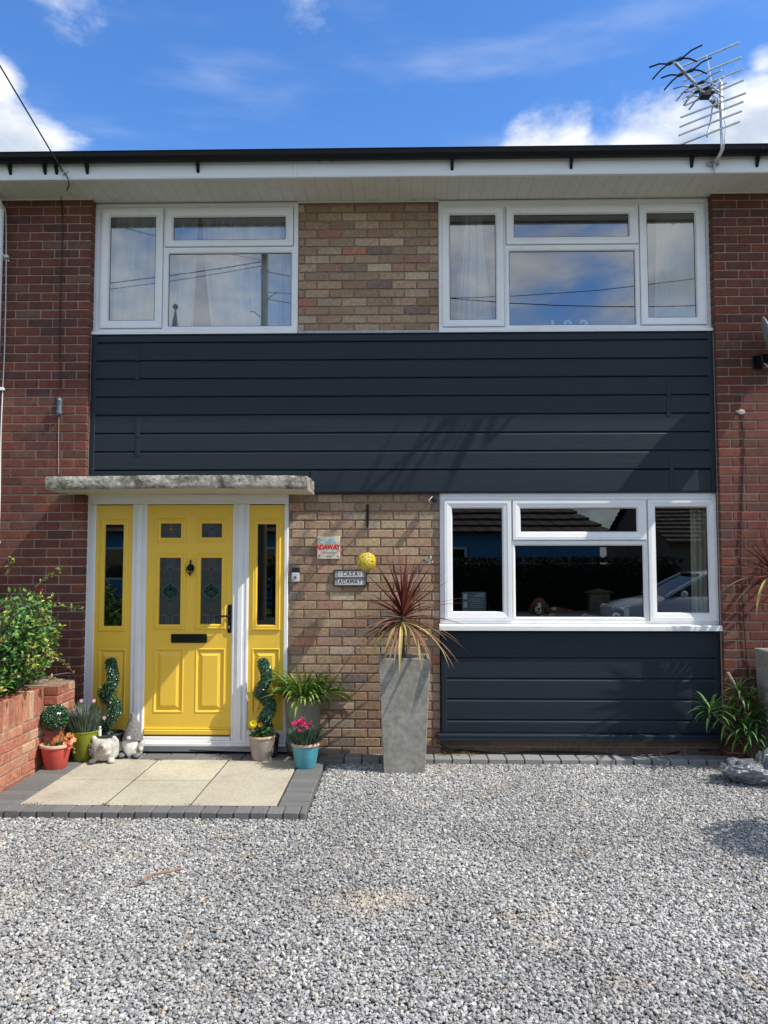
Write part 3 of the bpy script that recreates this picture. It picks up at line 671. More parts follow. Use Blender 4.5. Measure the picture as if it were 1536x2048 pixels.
# ------------------------------------------------------------------ front door set
def zx(px, py, y=0): return W(px, py, y)
b = MB(); yD = -.03
FL, FR, FT, FB = -2.668, -.945, 2.212, .09
LX0, LX1, LZ0, LZ1 = -2.144, -1.414, .195, 2.118
S1, S2, S3, S4 = -2.582, -2.268, -1.277, -.977
SZ0 = .235
for (a, c) in ((FL, S1), (S2, LX0), (LX1, S3), (S4, FR)):
    b.box(a, c, yD, .06, FB + .05, FT - .088, c=.004)
b.box(FL, FR, yD + .0, .06, FT - .0875, FT, c=.004)
b.box(FL + .004, FR - .004, yD - .006, yD, FT - .04, FT - .003, c=.003)
for (a, c) in ((S2, LX0), (LX1, S3)):
    m = (a + c) / 2; b.box(m - .022, m + .022, yD - .014, yD, FB + .05, FT - .088, c=.005); b.box(a + .008, a + .02, yD - .005, yD, FB + .05, FT - .09, c=.002); b.box(c - .02, c - .008, yD - .005, yD, FB + .05, FT - .09, c=.002)
b.box(FL + .012, FL + .024, yD - .006, yD, FB + .05, FT - .045, c=.002)
for (a, c) in ((S1, S2), (S3, S4)): b.box(a, c, yD, .06, FB + .05, SZ0, c=.003)
fr = b.build('door_frame', 'upvc', house)
b = MB(); b.box(FL - .0, FR + .0, -.085, .05, .115, .14, c=.004); b.box(FL + .01, FR - .01, -.06, .05, .1402, .155, c=.003); b.box(LX0, LX1, -.045, .03, .1552, .185, c=.004); b.box(FL, FR, -.02, .05, .06, .115)
b.build('door_sill', 'upvc', fr)
def leaf_panel(name, x0, x1, z0, z1, lights, panels, yl, label=None):
    b = MB(); holes = [l[1] for l in lights]; cut = holes + list(panels)
    xs = sorted(set([x0, x1] + [h[0] for h in cut] + [h[1] for h in cut])); zs = sorted(set([z0, z1] + [h[2] for h in cut] + [h[3] for h in cut]))
    for i in range(len(xs) - 1):
        for j in range(len(zs) - 1):
            cx_, cz_ = (xs[i] + xs[i + 1]) / 2, (zs[j] + zs[j + 1]) / 2
            if any(h[0] < cx_ < h[1] and h[2] < cz_ < h[3] for h in holes) or any(h[0] < cx_ < h[1] and h[2] < cz_ < h[3] for h in panels): continue
            b.add([(xs[i], yl, zs[j]), (xs[i + 1], yl, zs[j]), (xs[i + 1], yl, zs[j + 1]), (xs[i], yl, zs[j + 1])], [(0, 1, 2, 3)])
    for h in panels: # cover cells: raised and fielded panel, sunk moulding
        b.ring(h, [(0, yl), (.006, yl - .004), (.012, yl - .003), (.022, yl + .009), (.034, yl + .009), (.062, yl - .004), (.066, yl - .004)])
        b.add([(h[0] + .066, yl - .004, h[2] + .066), (h[1] - .066, yl - .004, h[2] + .066), (h[1] - .066, yl - .004, h[3] - .066), (h[0] + .066, yl - .004, h[3] - .066)], [(0, 1, 2, 3)])
    b.ring((x0, x1, z0, z1), [(0, yl + .04), (0, yl + .002), (.002, yl)])
    o = b.build(name, 'yellow_paint', house)
    if label: o['label'] = label
    for (og, g) in lights:
        m = MB(); V = []
        d = [(0, yl), (.002, yl - .008), (.008, yl - .012), (.014, yl - .012)]
        m.ring(og, d + [(.018, yl - .006), (.024, yl - .010)])
        a = [og[0] + .024, og[1] - .024, og[2] + .024, og[3] - .024]
        rr = [(a, yl - .010), ((g[0] - .006, g[1] + .006, g[2] - .006, g[3] + .006), yl - .009), ((g[0] - .001, g[1] + .001, g[2] - .001, g[3] + .001), yl - .003), (g, yl + .012)]
        for q, y in rr: V += [(q[0], y, q[2]), (q[1], y, q[2]), (q[1], y, q[3]), (q[0], y, q[3])]
        m.add(V, [(i * 4 + k, i * 4 + (k + 1) % 4, (i + 1) * 4 + (k + 1) % 4, (i + 1) * 4 + k) for i in range(3) for k in range(4)])
        m.build('moulding', 'yellow_paint', o)
    return o
def pane(parent, g, y, m='frosted', name='glass'):
    p = MB(); p.add([(g[0] - .004, y, g[2] - .004), (g[1] + .004, y, g[2] - .004), (g[1] + .004, y, g[3] + .004), (g[0] - .004, y, g[3] + .004)], [(0, 1, 2, 3)]); return p.build(name, m, parent)
yL = -.018
gs = [RC(323, 1047.4, 363.3, 1075.4), RC(404.6, 1047.4, 444.7, 1074.8), RC(319.8, 1116, 359.7, 1248.5), RC(402.8, 1116, 442.6, 1247.8)]
gs[2] = (gs[0][0] - .004, gs[0][1] + .003, gs[2][2], gs[2][3]); gs[3] = (gs[1][0] - .002, gs[1][1] + .003, gs[3][2], gs[3][3])
def grow(g, d, e=None): e = d if e is None else e; return (g[0] - d, g[1] + d, g[2] - e, g[3] + e)
outer = [grow(g, .043) for g in gs]
def pn(a0, a1, p0, p1): return (a0, a1, W(390, p1, 0)[1], W(390, p0, 0)[1])
pan = [(outer[2][0] + .006, outer[2][1] - .006, *pn(0, 0, 1296, 1425)[2:]), (outer[3][0] + .006, outer[3][1] - .006, *pn(0, 0, 1296, 1425)[2:])]
door = leaf_panel('front_door', LX0, LX1, LZ0, LZ1, list(zip(outer, gs)), pan, yL, 'yellow front door with four leaded lights')
def came(b, pts, r=.0022, mi=1): b.tube(pts, r, n=5, mi=mi)
def leaded(g, kind):
    y = yL + .012; b = MB(); x0, x1, z0, z1 = g; cx = (x0 + x1) / 2; w = x1 - x0; h = z1 - z0; yf = y - .002
    b.add([(x0 - .004, y, z0 - .004), (x1 + .004, y, z0 - .004), (x1 + .004, y, z1 + .004), (x0 - .004, y, z1 + .004)], [(0, 1, 2, 3)])
    L_ = lambda *p: came(b, [(cx + a * w, yf, z0 + c * h) for a, c in p])
    def blob(a, c, rx, rz, mi, n=14, y_=None):
        vs = [(cx + a * w + rx * math.cos(2 * PI * k / n), yf - .0012 if y_ is None else y_, z0 + c * h + rz * math.sin(2 * PI * k / n)) for k in range(n)]; b.add(vs, [tuple(range(n))], mi=mi)
    if kind in (0, 1):
        cz = .60
        L_((-.5, cz), (-.14, cz)); L_((.14, cz), (.5, cz)); L_((0, .82), (0, 1))
        L_(*[(.16 * math.cos(t * PI / 8), cz + .24 * math.sin(t * PI / 8)) for t in range(17)])
        for a in (-.15, -.05, .05, .15): L_((a, 0), (a, cz - .2))
        blob(0, cz, .014, .014, 4 if kind == 0 else 0)
        if kind == 0: blob(0, cz + .27, .006, .012, 4)
    else:
        for a in (-.16, -.06, .06, .16): L_((a, .86), (a, 1))
        L_((-.5, .83), (-.17, .83)); L_((.5, .83), (.17, .83))
        L_(*[(.15 * math.cos(t * PI / 8), .83 + .035 * math.sin(t * PI / 8)) for t in range(17)])
        L_((0, .79), (0, .66)); L_((0, .34), (0, .16)); L_((-.5, .15), (-.1, .12), (.1, .12), (.5, .15))
        for a in (-.16, -.06, .06, .16): L_((a, 0), (a, .1))
        for s_ in (-1, 1):
            L_(*[(s_ * .40 * math.sin(t * PI / 10), .62 - .025 * t) for t in range(11)])
            for (a, c, rx, rz) in ((.20, .53, .022, .018), (.26, .48, .020, .014), (.18, .43, .022, .016)): blob(s_ * a, c, rx, rz, 2)
        blob(0, .57, .014, .034, 2); blob(0, .40, .013, .034, 2); blob(0, .50, .02, .022, 2); blob(0, .49, .010, .010, 3, y_=yf - .003)
        blob(0, .12, .012, .012, 2); blob(0, .80, .009, .014, 2)
    b.build('leaded_glass', ['frosted', 'lead_came', 'glass_green', 'glass_red', 'glass_amber'], door)
for i, g in enumerate(gs): leaded(g, i)
# letterbox, knocker, handle
r = RC(342.5, 1268, 414, 1285.5, yL); b = MB(); b.box(r[0], r[1], yL - .012, yL, r[2], r[3], c=.005); b.box(r[0] + .012, r[1] - .012, yL - .02, yL - .011, r[2] + .008, r[3] - .010, c=.005); b.build('letterbox', 'black_metal', door, bevel=.001)
kx, kz = W(381.5, 1137, yL)[0], W(381.5, 1137, yL)[1]
b = MB(); b.lathe([(.0, .0), (.030, .0), (.032, .004), (.026, .012), (.015, .020), (0, .024)], n=20)
b.V = [(kx + x, yL - z, kz + .006 + y) for x, y, z in b.V]
b.tube([(kx, yL - .008, kz + .074), (kx, yL - .010, kz + .060), (kx, yL - .014, kz + .045), (kx, yL - .01, kz + .03)], [.004, .009, .006, .010], 10)
b.tube([(kx + .030 * math.sin(t) * (1.0 if abs(t) < 2.6 else .8), yL - .022, kz - .010 + .033 * math.cos(t)) for t in [(-2.9 + 5.8 * k / 20) for k in range(21)]], .0045, 8)
b.tube([(kx, yL - .022, kz - .03), (kx, yL - .026, kz - .045), (kx, yL - .022, kz - .062)], [.008, .010, .004], 10)
b.build('knocker', 'black_metal', door, smooth=True, angle=50)
hx0, hx1, hz0, hz1 = RC(455.5, 1209.5, 463.3, 1265.5, yL)
b = MB(); b.box(hx0, hx1, yL - .012, yL, hz0, hz1, c=.005)
hl = W(460, 1231.5, yL)[1]; b.tube([(hx0 + .014, yL - .01, hl), (hx0 + .014, yL - .05, hl)], .009, 12); b.tube([(hx0 + .018, yL - .05, hl), (hx0 - .03, yL - .052, hl), (hx0 - .088, yL - .048, hl - .002), (hx0 - .1, yL - .04, hl - .002)], [.008, .008, .007, .006], 10)
hd = b.build('handle', 'black_metal', door, bevel=.001)
b = MB(); b.lathe([(0, 0), (.008, 0), (.008, .004), (0, .004)], n=16); b.V = [((hx0 + hx1) / 2 + x, yL - .013 - z, W(460, 1254, yL)[1] + y * 1.6) for x, y, z in b.V]; b.build('keyhole', 'chrome', hd)
b = MB(); b.box(LX0 + .004, LX1 - .004, yL - .022, yL, LZ0 + .006, LZ0 + .045, c=.006); b.box(LX0 + .004, LX1 - .004, yL - .014, yL, LZ0 + .047, LZ0 + .06, c=.004); b.build('weather_bar', 'yellow_paint', door)
for (a, c, gp, pp) in ((S1, S2, (210.5, 1049.5, 249.5, 1251.5), (201, 1297, 249.5, 1428)), (S3, S4, (515.8, 1048.5, 554.5, 1249.5), (505.5, 1296, 558, 1428))):
    g = RC(*gp); m = (g[0] + g[1]) / 2; mm = (a + c) / 2; g = (mm - .078, mm + .078, g[2], g[3])
    p_ = RC(*pp); p_ = (mm - .118, mm + .118, p_[2], p_[3])
    sp_ = leaf_panel('side_panel', a, c, SZ0, LZ1 - .002, [(grow(g, .042, .045), g)], [p_], yL, 'narrow yellow side panel with tall glass beside the door')
    pane(sp_, g, yL + .012, 'window_glass')
# door canopy: weathered concrete slab, painted underneath
b = MB(); nx, ny = 110, 10
X0, X1, Y0, Y1, Z0, Z1 = -2.778, -.722, -.555, .02, 2.207, 2.312
def rough(v, a): return .55 * a * mnoise.noise(v * 9) + a * .6 * mnoise.noise(v * 31)
def gridface(f, nu, nv, mi=0):
    vs = [f(i / nu, j / nv) for i in range(nu + 1) for j in range(nv + 1)]
    b.add(vs, [(i * (nv + 1) + j, (i + 1) * (nv + 1) + j, (i + 1) * (nv + 1) + j + 1, i * (nv + 1) + j + 1) for i in range(nu) for j in range(nv)], mi=mi)
def cp(x, y, z):
    v = Vector((x, y, z)); e = rough(v, .007); w_ = .0
    return (x + e, y + e, z + e * .8 + .004 * math.sin(x * 3))
gridface(lambda u, v: cp(X0 + (X1 - X0) * u, Y0 + (.008 if v in (0., 1.) else 0), Z0 + (Z1 - Z0) * v), nx, 6)
gridface(lambda u, v: cp(X0 + (X1 - X0) * u, Y0 + (Y1 - Y0) * v + (.008 if v == 0 else 0), Z1), nx, 24)
gridface(lambda u, v: cp(X1, Y0 + (Y1 - Y0) * u + (.008 if u == 0 else 0), Z0 + (Z1 - Z0) * v), 24, 6)
gridface(lambda u, v: cp(X0, Y1 + (Y0 - Y1) * u + (.008 if u == 1 else 0), Z0 + (Z1 - Z0) * v), 24, 6)
gridface(lambda u, v: cp(X0 + (X1 - X0) * u, Y1 + (Y0 - Y1) * v + (.008 if v == 1 else 0), Z0), nx, 24, 1)
b.build('door_canopy', ['concrete', 'canopy_under'], house, smooth=True, angle=50)
# curtains
def curtain(name, label, px_t, px_b, py_t, py_b, m, y=.13, waves=9, amp=.02, group=None, n=160, seed=1):
    xa, xb = W(px_t[0], py_t, y)[0], W(px_t[1], py_t, y)[0]; xc, xd = W(px_b[0], py_b, y)[0], W(px_b[1], py_b, y)[0]
    zt, zb = W((px_t[0] + px_t[1]) / 2, py_t, y)[1], W((px_b[0] + px_b[1]) / 2, py_b, y)[1]; b = MB(); rows = 14; rnd = random.Random(seed); ph = [rnd.uniform(0, 6) for _ in range(4)]
    vs = []
    for j in range(rows + 1):
        v = j / rows; e = v ** 1.3
        for i in range(n + 1):
            u = i / n; x = (xa + (xb - xa) * u) * (1 - e) + (xc + (xd - xc) * u) * e
            yy = y + amp * (math.sin(u * waves * 2 * PI + ph[0]) + .5 * math.sin(u * waves * 4.3 * PI + ph[1] + v * 2) + .4 * math.sin(u * waves * 1.3 * PI + ph[2] - v * 3))
            vs.append((x, yy, zt + (zb - zt) * v))
    b.add(vs, [(j * (n + 1) + i, j * (n + 1) + i + 1, (j + 1) * (n + 1) + i + 1, (j + 1) * (n + 1) + i) for j in range(rows) for i in range(n)])
    return tag(b.build(name, m, smooth=True), label, 'curtain', group)
curtain('curtain', 'sheer white curtain filling the left of the left upstairs window', (216, 398), (205, 384), 415, 672, 'curtain_white', waves=7, amp=.022, seed=2)
curtain('curtain', 'sheer white curtain on the right of the left upstairs window', (402, 600), (424, 600), 415, 672, 'curtain_white', waves=7, amp=.022, seed=3)
curtain('curtain', 'white curtain gathered above and flaring below in the pane beside the brown brick', (926, 966), (905, 988), 425, 672, 'curtain_white', waves=3, amp=.05, y=.16, seed=4)
curtain('curtain', 'cream string curtain at the far right upstairs pane', (1312, 1400), (1308, 1400), 415, 672, 'curtain_cream', waves=26, amp=.006, seed=5, n=300)
curtain('curtain', 'cream curtain hanging at the right pane of the living room window', (1378, 1430), (1384, 1430), 1005, 1262, 'curtain_cream', waves=5, amp=.015, seed=6)
# things on the inside window sills
x_, z_ = W(1145, 655, .09)
for ch, px, l in (('1', 1105, 'pale standing figure 1 behind the big upstairs pane'), ('8', 1135, 'pale standing figure 8 behind the big upstairs pane'), ('2', 1168, 'pale rounded figure 2 behind the big upstairs pane')):
    t = text(ch, .155, (W(px, 640, .09)[0], .09, 3.665), 'tile_white', None, extrude=.012, name='standing_number', bold=.004); tag(t, l, 'ornament', 'numbers standing on the upstairs sill')
cx, cz = W(948, 1217, .12); card = thing('window_card', 'grey printed card propped in the lower left window pane', 'card', (cx, .12, cz - .08))
ra = RC(924, 1184, 972, 1240, .12); b = MB(); b.box(ra[0], ra[1], .118, .122, ra[2] - .05, ra[3]); b.build('card', 'card_grey', card)
b = MB(); 
for q in range(3):
    b.box(ra[0] + .012, ra[0] + .045, .1165, .1175, ra[3] - .062 - q * .07, ra[3] - .015 - q * .07)
b.build('picture', 'card_white', card)
b = MB()
for q in range(2): b.box(ra[1] - .012 - (.065, .085)[q], ra[1] - .012, .1165, .1175, ra[3] - .020 - q * .017, ra[3] - .014 - q * .017)
for q in range(5): b.box(ra[0] + .062, ra[1] - .02 - .015 * (q % 2), .1165, .1175, ra[3] - .06 - q * .018, ra[3] - .0575 - q * .018)
b.build('printed_lines', 'card_white', card)
hx, hz = W(948, 1226, .17); b = MB(); b.tube([(hx + .135 * math.cos(t * PI / 24), .17, hz + .16 * math.sin(t * PI / 24)) for t in range(-4, 29)], .004, 8); tag(b.build('mirror_rim', 'wood_dark', smooth=True), 'thin round hoop standing behind the grey window card', 'hoop')
# dog resting on the sofa back inside the window
def pxy(px, py, y): a, c = W(px, py, y); return Vector((a, y, c))
dg = pxy(1078, 1210, .24); k = .0044
dogroot = thing('dog', 'brown and white spaniel type dog lying behind the living room glass', 'dog', (dg.x, dg.y, dg.z - .14))
b = MB()
D = lambda dx, dz, dy=0: Vector((dg.x + dx * k, dg.y + dy, dg.z - dz * k))
for c, r in ((D(0, -1), (.062, .055, .062)), (D(-5, 8, -.06), (.030, .05, .028)), (D(0, 14, -.02), (.045, .045, .036)), (D(20, 18, .06), (.06, .07, .055)), (D(38, 18, .09), (.085, .075, .062)), (D(58, 22, .12), (.09, .075, .06)), (D(76, 26, .13), (.06, .065, .055)), (D(-12, 26, -.05), (.028, .07, .022)), (D(6, 27, -.05), (.028, .07, .022)), (D(96, 32, .1), (.07, .02, .018))):
    b.ball(c, r, nu=20, nv=14)
body = b.build('body', 'dog_brown', dogroot, remesh=.009)
n = MATS['dog_brown'].node_tree; P = n.nodes['Principled BSDF']; L = n.links.new
ge = n.nodes.new('ShaderNodeNewGeometry'); acc = None
for c, rad in ((D(-2, 0, -.05), .022), (D(-5, 10, -.08), .042), (D(-14, 30, -.05), .06), (D(30, 6, .05), .03), (D(4, 30, -.06), .055)):
    v = n.nodes.new('ShaderNodeVectorMath'); v.operation = 'DISTANCE'; L(ge.outputs['Position'], v.inputs[0]); v.inputs[1].default_value = c
    m_ = n.nodes.new('ShaderNodeMapRange'); L(v.outputs['Value'], m_.inputs[0]); m_.inputs[1].default_value = rad; m_.inputs[2].default_value = rad * .8
    if acc is None: acc = m_.outputs[0]
    else:
        q = n.nodes.new('ShaderNodeMath'); q.operation = 'MAXIMUM'; L(acc, q.inputs[0]); L(m_.outputs[0], q.inputs[1]); acc = q.outputs[0]
x_ = n.nodes.new('ShaderNodeMix'); x_.data_type = 'RGBA'; L(acc, x_.inputs['Factor']); x_.inputs['A'].default_value = (.21, .08, .035, 1); x_.inputs['B'].default_value = (.75, .72, .67, 1); L(x_.outputs['Result'], P.inputs['Base Color'])
for s_ in (-1, 1):
    b = MB(); b.ball(D(0, 10) + Vector((s_ * .068, .005, 0)), (.022, .030, .066), T=Matrix.Rotation(s_ * -.15, 3, 'Y')); b.build('ear', mat('dog_ear%d' % s_, (.13, .045, .02), .9, bump=.5), dogroot, smooth=True)
    b = MB(); b.ball(D(-1, -1, -.056) + Vector((s_ * .02, 0, 0)), .007); b.build('eye', 'black_plastic', dogroot, smooth=True)
b = MB(); b.ball(D(-5, 6, -.112), (.013, .010, .010)); b.build('nose', 'black_plastic', dogroot, smooth=True)
b = MB(); bx = RC(1030, 1232, 1180, 1262, .2); b.box(bx[0], bx[1] + .1, .2, .50, bx[2] - .1, bx[3] + .02, c=.03); tag(b.build('sofa_back', 'card_grey', bevel=.01), 'dim grey sofa back under the dog behind the glass', 'sofa')
# small ornaments along the sill
for px, lab in ((1103, 'small pink paper flower on the inside sill under the dog'), (1170, 'pink and white flower ornament on the inside sill right of the dog')):
    c0 = pxy(px, 1232, .1); b = MB()
    for q in range(11):
        a = PI * q / 10; b.leaf(c0 + Vector((0, 0, -.01)), (math.cos(a), -.4, math.sin(a) + .2), (0, -1, 0), .04, .014, (.75, .2, .32) if q % 2 else (.8, .7, .72))
    tag(b.build('flower_ornament', 'petal'), lab, 'ornament')
c0 = pxy(1253, 1225, .1); b = MB(); b.box(c0.x - .022, c0.x + .022, .1, .11, c0.z - .05, c0.z + .045, c=.006); b.tube([(c0.x - .05, .1, c0.z + .04), (c0.x, .095, c0.z + .055), (c0.x + .035, .1, c0.z + .05)], .005, 6)
tag(b.build('standing_ornament', 'taupe_clay'), 'small pale upright ornament on the sill near the car reflection', 'ornament')
c0 = pxy(1232, 1232, .1); b = MB(); b.ball(c0, (.034, .01, .03)); b.ball(c0 + Vector((.0, -.009, -.004)), (.016, .006, .018), mi=1); tag(b.build('round_ornament', ['tile_white', 'black_plastic'], smooth=True), 'white round ornament with dark centre low in the living room window', 'ornament')
b = MB(); hx = pxy(1197, 1205, .45); b.box(hx.x - .09, hx.x + .09, .40, .5, hx.z - .25, hx.z + .085); b.add([(hx.x - .13, .38, hx.z + .09), (hx.x + .13, .38, hx.z + .09), (hx.x, .38, hx.z + .125), (hx.x - .13, .52, hx.z + .09), (hx.x + .13, .52, hx.z + .09), (hx.x, .52, hx.z + .125)], [(0, 1, 2), (5, 4, 3), (0, 2, 5, 3), (1, 4, 5, 2), (0, 3, 4, 1)])
tag(b.build('wooden_cabinet', 'bark'), 'small dark wooden cabinet with pitched top inside the window', 'cabinet')
# ------------------------------------------------------------------ fixings on the walls
t = thing('door_bell', 'silver door bell box with round button right of the door frame', 'door bell', (W(591, 1150)[0], -.0, W(591, 1150)[1]))
r = RC(583.5, 1145.5, 598, 1163.5, -.03); b = MB(); b.box(r[0], r[1], -.036, -.0, r[2], r[3], c=.004); b.build('casing', 'silver_plastic', t)
b = MB(); b.box(r[0], r[1] + .004, -.028, .0, r[3], r[3] + .045, c=.003); b.build('hood', 'black_plastic', t)
b = MB(); b.lathe([(0, 0), (.013, 0), (.013, .004), (.010, .006), (0, .006)], n=20); b.V = [((r[0] + r[1]) / 2 + x, -.036 - z, (r[2] + r[3]) / 2 + y) for x, y, z in b.V]; b.build('button', 'chrome', t)
# painted plaque
r = RC(634.5, 1073.5, 680, 1118, -.012); pcx = (r[0] + r[1]) / 2; pcz = (r[2] + r[3]) / 2; hh = r[3] - r[2]
t = thing('painted_plaque', 'square cream plaque with blue and red painted lettering', 'plaque', (pcx, 0, r[2]))
b = MB(); b.box(r[0], r[1], -.016, -.001, r[2], r[3], c=.003); b.build('board', 'plaque_cream', t)
text('CASA', .058, (pcx - .008, -.0172, pcz + hh * .285), 'ink_blue', t, bold=.0022, xs=1.02)
text('ADAWAY', .052, (pcx - .004, -.0172, pcz + hh * .03), 'ink_red', t, bold=.0030, xs=.88)
b = MB(); rr_ = random.Random(3)
for row, (zz, hgt, xa, xb) in enumerate(((pcz - hh * .20, .016, -.055, .055), (pcz - hh * .36, .012, -.03, .03))):
    xx = pcx + xa
    while xx < pcx + xb:
        w_ = rr_.uniform(.004, .008)
        b.tube([(xx, -.0172, zz - hgt / 2), (xx + w_ * .5, -.0172, zz + hgt / 2 * rr_.uniform(.4, 1)), (xx + w_, -.0172, zz - hgt / 2 * rr_.uniform(0, 1))], .0011, 5); xx += w_ + .004
b.build('small_script', 'ink_grey', t)
b = MB()
hx_, hz_ = r[0] + .018, r[2] + .026
vs = [(hx_ + .0009 * 16 * math.sin(a) ** 3 * .62, -.0172, hz_ + .0006 * (13 * math.cos(a) - 5 * math.cos(2 * a) - 2 * math.cos(3 * a) - math.cos(4 * a))) for a in [2 * PI * k / 24 for k in range(24)]]
b.add(vs, [tuple(range(24))])
b.build('heart', 'ink_red', t)
b = MB(); b.box(pcx - .008, pcx - .003, -.0175, -.0165, r[2] + .018, r[2] + .034); b.build('red_mark', 'ink_red', t)
for s_, (ax_, az_) in ((1, (r[0] + .010, r[3] - .016)), (1, (r[1] - .016, r[2] + .020))):
    b = MB()
    for q in range(5): b.box(ax_ - .006 + q * .004, ax_ - .002 + q * .004, -.0175, -.0165, az_ + (q - 2) * .004 * (1 if az_ > pcz else -1) - .002, az_ + (q - 2) * .004 * (1 if az_ > pcz else -1) + .003)
    b.build('corner_motif', 'ink_black', t)
# letter tile plaque, two rows in an iron holder
r = RC(667.5, 1139.5, 733.5, 1172, -.012); t = thing('tile_plaque', 'two row black framed plaque of grey letter tiles', 'plaque', ((r[0] + r[1]) / 2, 0, r[2]))
zm = (r[2] + r[3]) / 2
b = MB(); b.box(r[0], r[1], -.006, -.001, r[2], r[3])
for (za, zb) in ((r[3] - .006, r[3]), (zm - .003, zm + .003), (r[2], r[2] + .006)): b.box(r[0] + .006, r[1] - .006, -.02, -.006, za, zb, c=.001)
b.box(r[0], r[0] + .006, -.0205, -.006, r[2], r[3], c=.001); b.box(r[1] - .006, r[1], -.0205, -.006, r[2], r[3], c=.001); b.build('holder', 'black_metal', t)
for za, zb, word in ((zm + .003, r[3] - .006, ' CASA '), (r[2] + .006, zm - .003, 'ADAWAY')):
    nT = len(word) + 2; w_ = (r[1] - r[0] - .012) / nT; zc = (za + zb) / 2
    for q, ch in enumerate(' ' + word + ' '):
        xa = r[0] + .006 + q * w_; mid = xa + w_ / 2
        b = MB(); b.box(xa + .0005, xa + w_ - .0005, -.014, -.006, za + .0005, zb - .0005, c=.001)
        inner = 0 < q < nT - 1
        if inner:
            vs = [(mid + (w_ * .53) * max(-1, min(1, 1.35 * math.cos(a))), -.0146, zc + (zb - za) * .42 * max(-.93, min(.93, 1.2 * math.sin(a)))) for a in [2 * PI * k / 20 for k in range(20)]]; b.add(vs, [tuple(range(20))], mi=1)
        for e in range(4):
            b.box(xa + (e + .2) * w_ / 4, xa + (e + .7) * w_ / 4, -.0146, -.014, zb - .005, zb - .0015, mi=1); b.box(xa + (e + .2) * w_ / 4, xa + (e + .7) * w_ / 4, -.0146, -.014, za + .0015, za + .005, mi=1)
        tl = b.build('letter_tile', ['tile_grey', 'tile_white'], t)
        if ch != ' ': text(ch, .050, (mid, -.0155, zc), 'ink_black', tl, extrude=.0006, bold=.0012, xs=.74)
        elif inner:
            s_ = MB(); s_.tube([(mid + .004 * math.sin(a * 1.7), -.0152, zc - .014 + .0035 * a) for a in range(9)], .002, 5); s_.build('scroll_motif', 'ink_black', tl)
# iron bracket and hanging yellow flower ball
bx, bz = W(735, 1030, -.02); t = thing('hanging_bracket', 'black wrought iron hanging bracket on the brick', 'bracket', (bx, 0, bz))
zt, zb = W(735, 1008, -.01)[1], W(735, 1055, -.01)[1]
b = MB(); b.box(bx - .009, bx + .009, -.008, 0, zb, zt, c=.002); b.build('back_plate', 'black_metal', t)
b = MB(); b.tube([(bx, -.008, zb + .03), (bx - .004, -.06, zb + .05), (bx - .002, -.14, zt - .02), (bx, -.20, zt - .04), (bx, -.21, zt - .06), (bx, -.195, zt - .065)], .005, 8)
b.tube([(bx, -.008, zt - .02), (bx, -.10, zt - .03), (bx, -.17, zt - .025)], .004, 8)
b.tube([(bx - .003, -.02 - .02 * math.cos(a * .6) + a * .004, zb + .03 + .03 * math.sin(a * .6)) for a in range(12)], .0035, 6)
b.build('arm', 'black_metal', t, smooth=True)
fbp = pxy(733, 1124, -.20); RB = .078
t = thing('flower_ball', 'round ball of yellow artificial flowers hanging in front of the brick', 'flower ball', tuple(fbp))
b = MB()
for s_ in (-1, 0, 1): b.tube([(bx, -.20, zt - .06), (fbp.x + s_ * .03, fbp.y, fbp.z + RB * .95)], .0009, 5)
b.build('hanging_cord', 'cable_black', t)
b = MB()
N = 190
for i in range(N):
    zf = 1 - 2 * (i + .5) / N; a = i * 2.39996; rr = math.sqrt(1 - zf * zf); nrm = Vector((rr * math.cos(a), rr * math.sin(a), zf)); c = fbp + nrm * RB * random.uniform(.85, .98)
    u = nrm.orthogonal().normalized(); w_ = nrm.cross(u); a0 = random.uniform(0, 6)
    col = random.choice([(.85, .70, .06), (.88, .78, .12), (.85, .80, .35), (.80, .60, .03)])
    for q in range(5):
        aa = a0 + q * 2 * PI / 5; d = u * math.cos(aa) + w_ * math.sin(aa) + nrm * .45; b.leaf(c, d, nrm, .017, .012, jc(col, .1))
    b.ball(c + nrm * .004, .003, (.6, .35, .02), nu=5, nv=4)
b.build('flowers', 'petal', t)
b = MB(); b.ball(fbp, RB * .82, nu=20, nv=14); b.build('core', mat('core_green', (.12, .16, .03), .9), t)
# camera under the cladding
c0 = pxy(869, 999, -.07); t = thing('security_camera', 'small black round camera with white bracket under the cladding', 'camera', tuple(c0 + Vector((0, .07, 0))))
b = MB(); b.lathe([(0, 0), (.022, 0), (.027, .008), (.027, .045), (.02, .055), (0, .057)], n=24); b.V = [(c0.x + x, c0.y - .03 + z, c0.z + y) for x, y, z in b.V]; b.build('camera_body', 'black_plastic', t, smooth=True, angle=40)
b = MB(); b.lathe([(0, 0), (.012, .001), (.012, .003), (0, .003)], n=20); b.V = [(c0.x + x, c0.y - .033 + z, c0.z + y) for x, y, z in b.V]; b.build('lens', 'car_glass', t)
b = MB(); b.tube([(c0.x + .002, c0.y + .04, c0.z + .026), (c0.x - .02, c0.y + .03, c0.z + .024), (c0.x - .034, c0.y + .02, c0.z + .006), (c0.x - .046, c0.y + .02, c0.z), (c0.x - .036, c0.y + .01, c0.z - .035)], .0042, 8); b.tube([(c0.x, -.012, c0.z + .03), (c0.x, c0.y + .02, c0.z + .024)], .004, 8); b.build('bracket', 'white_metal', t, smooth=True)
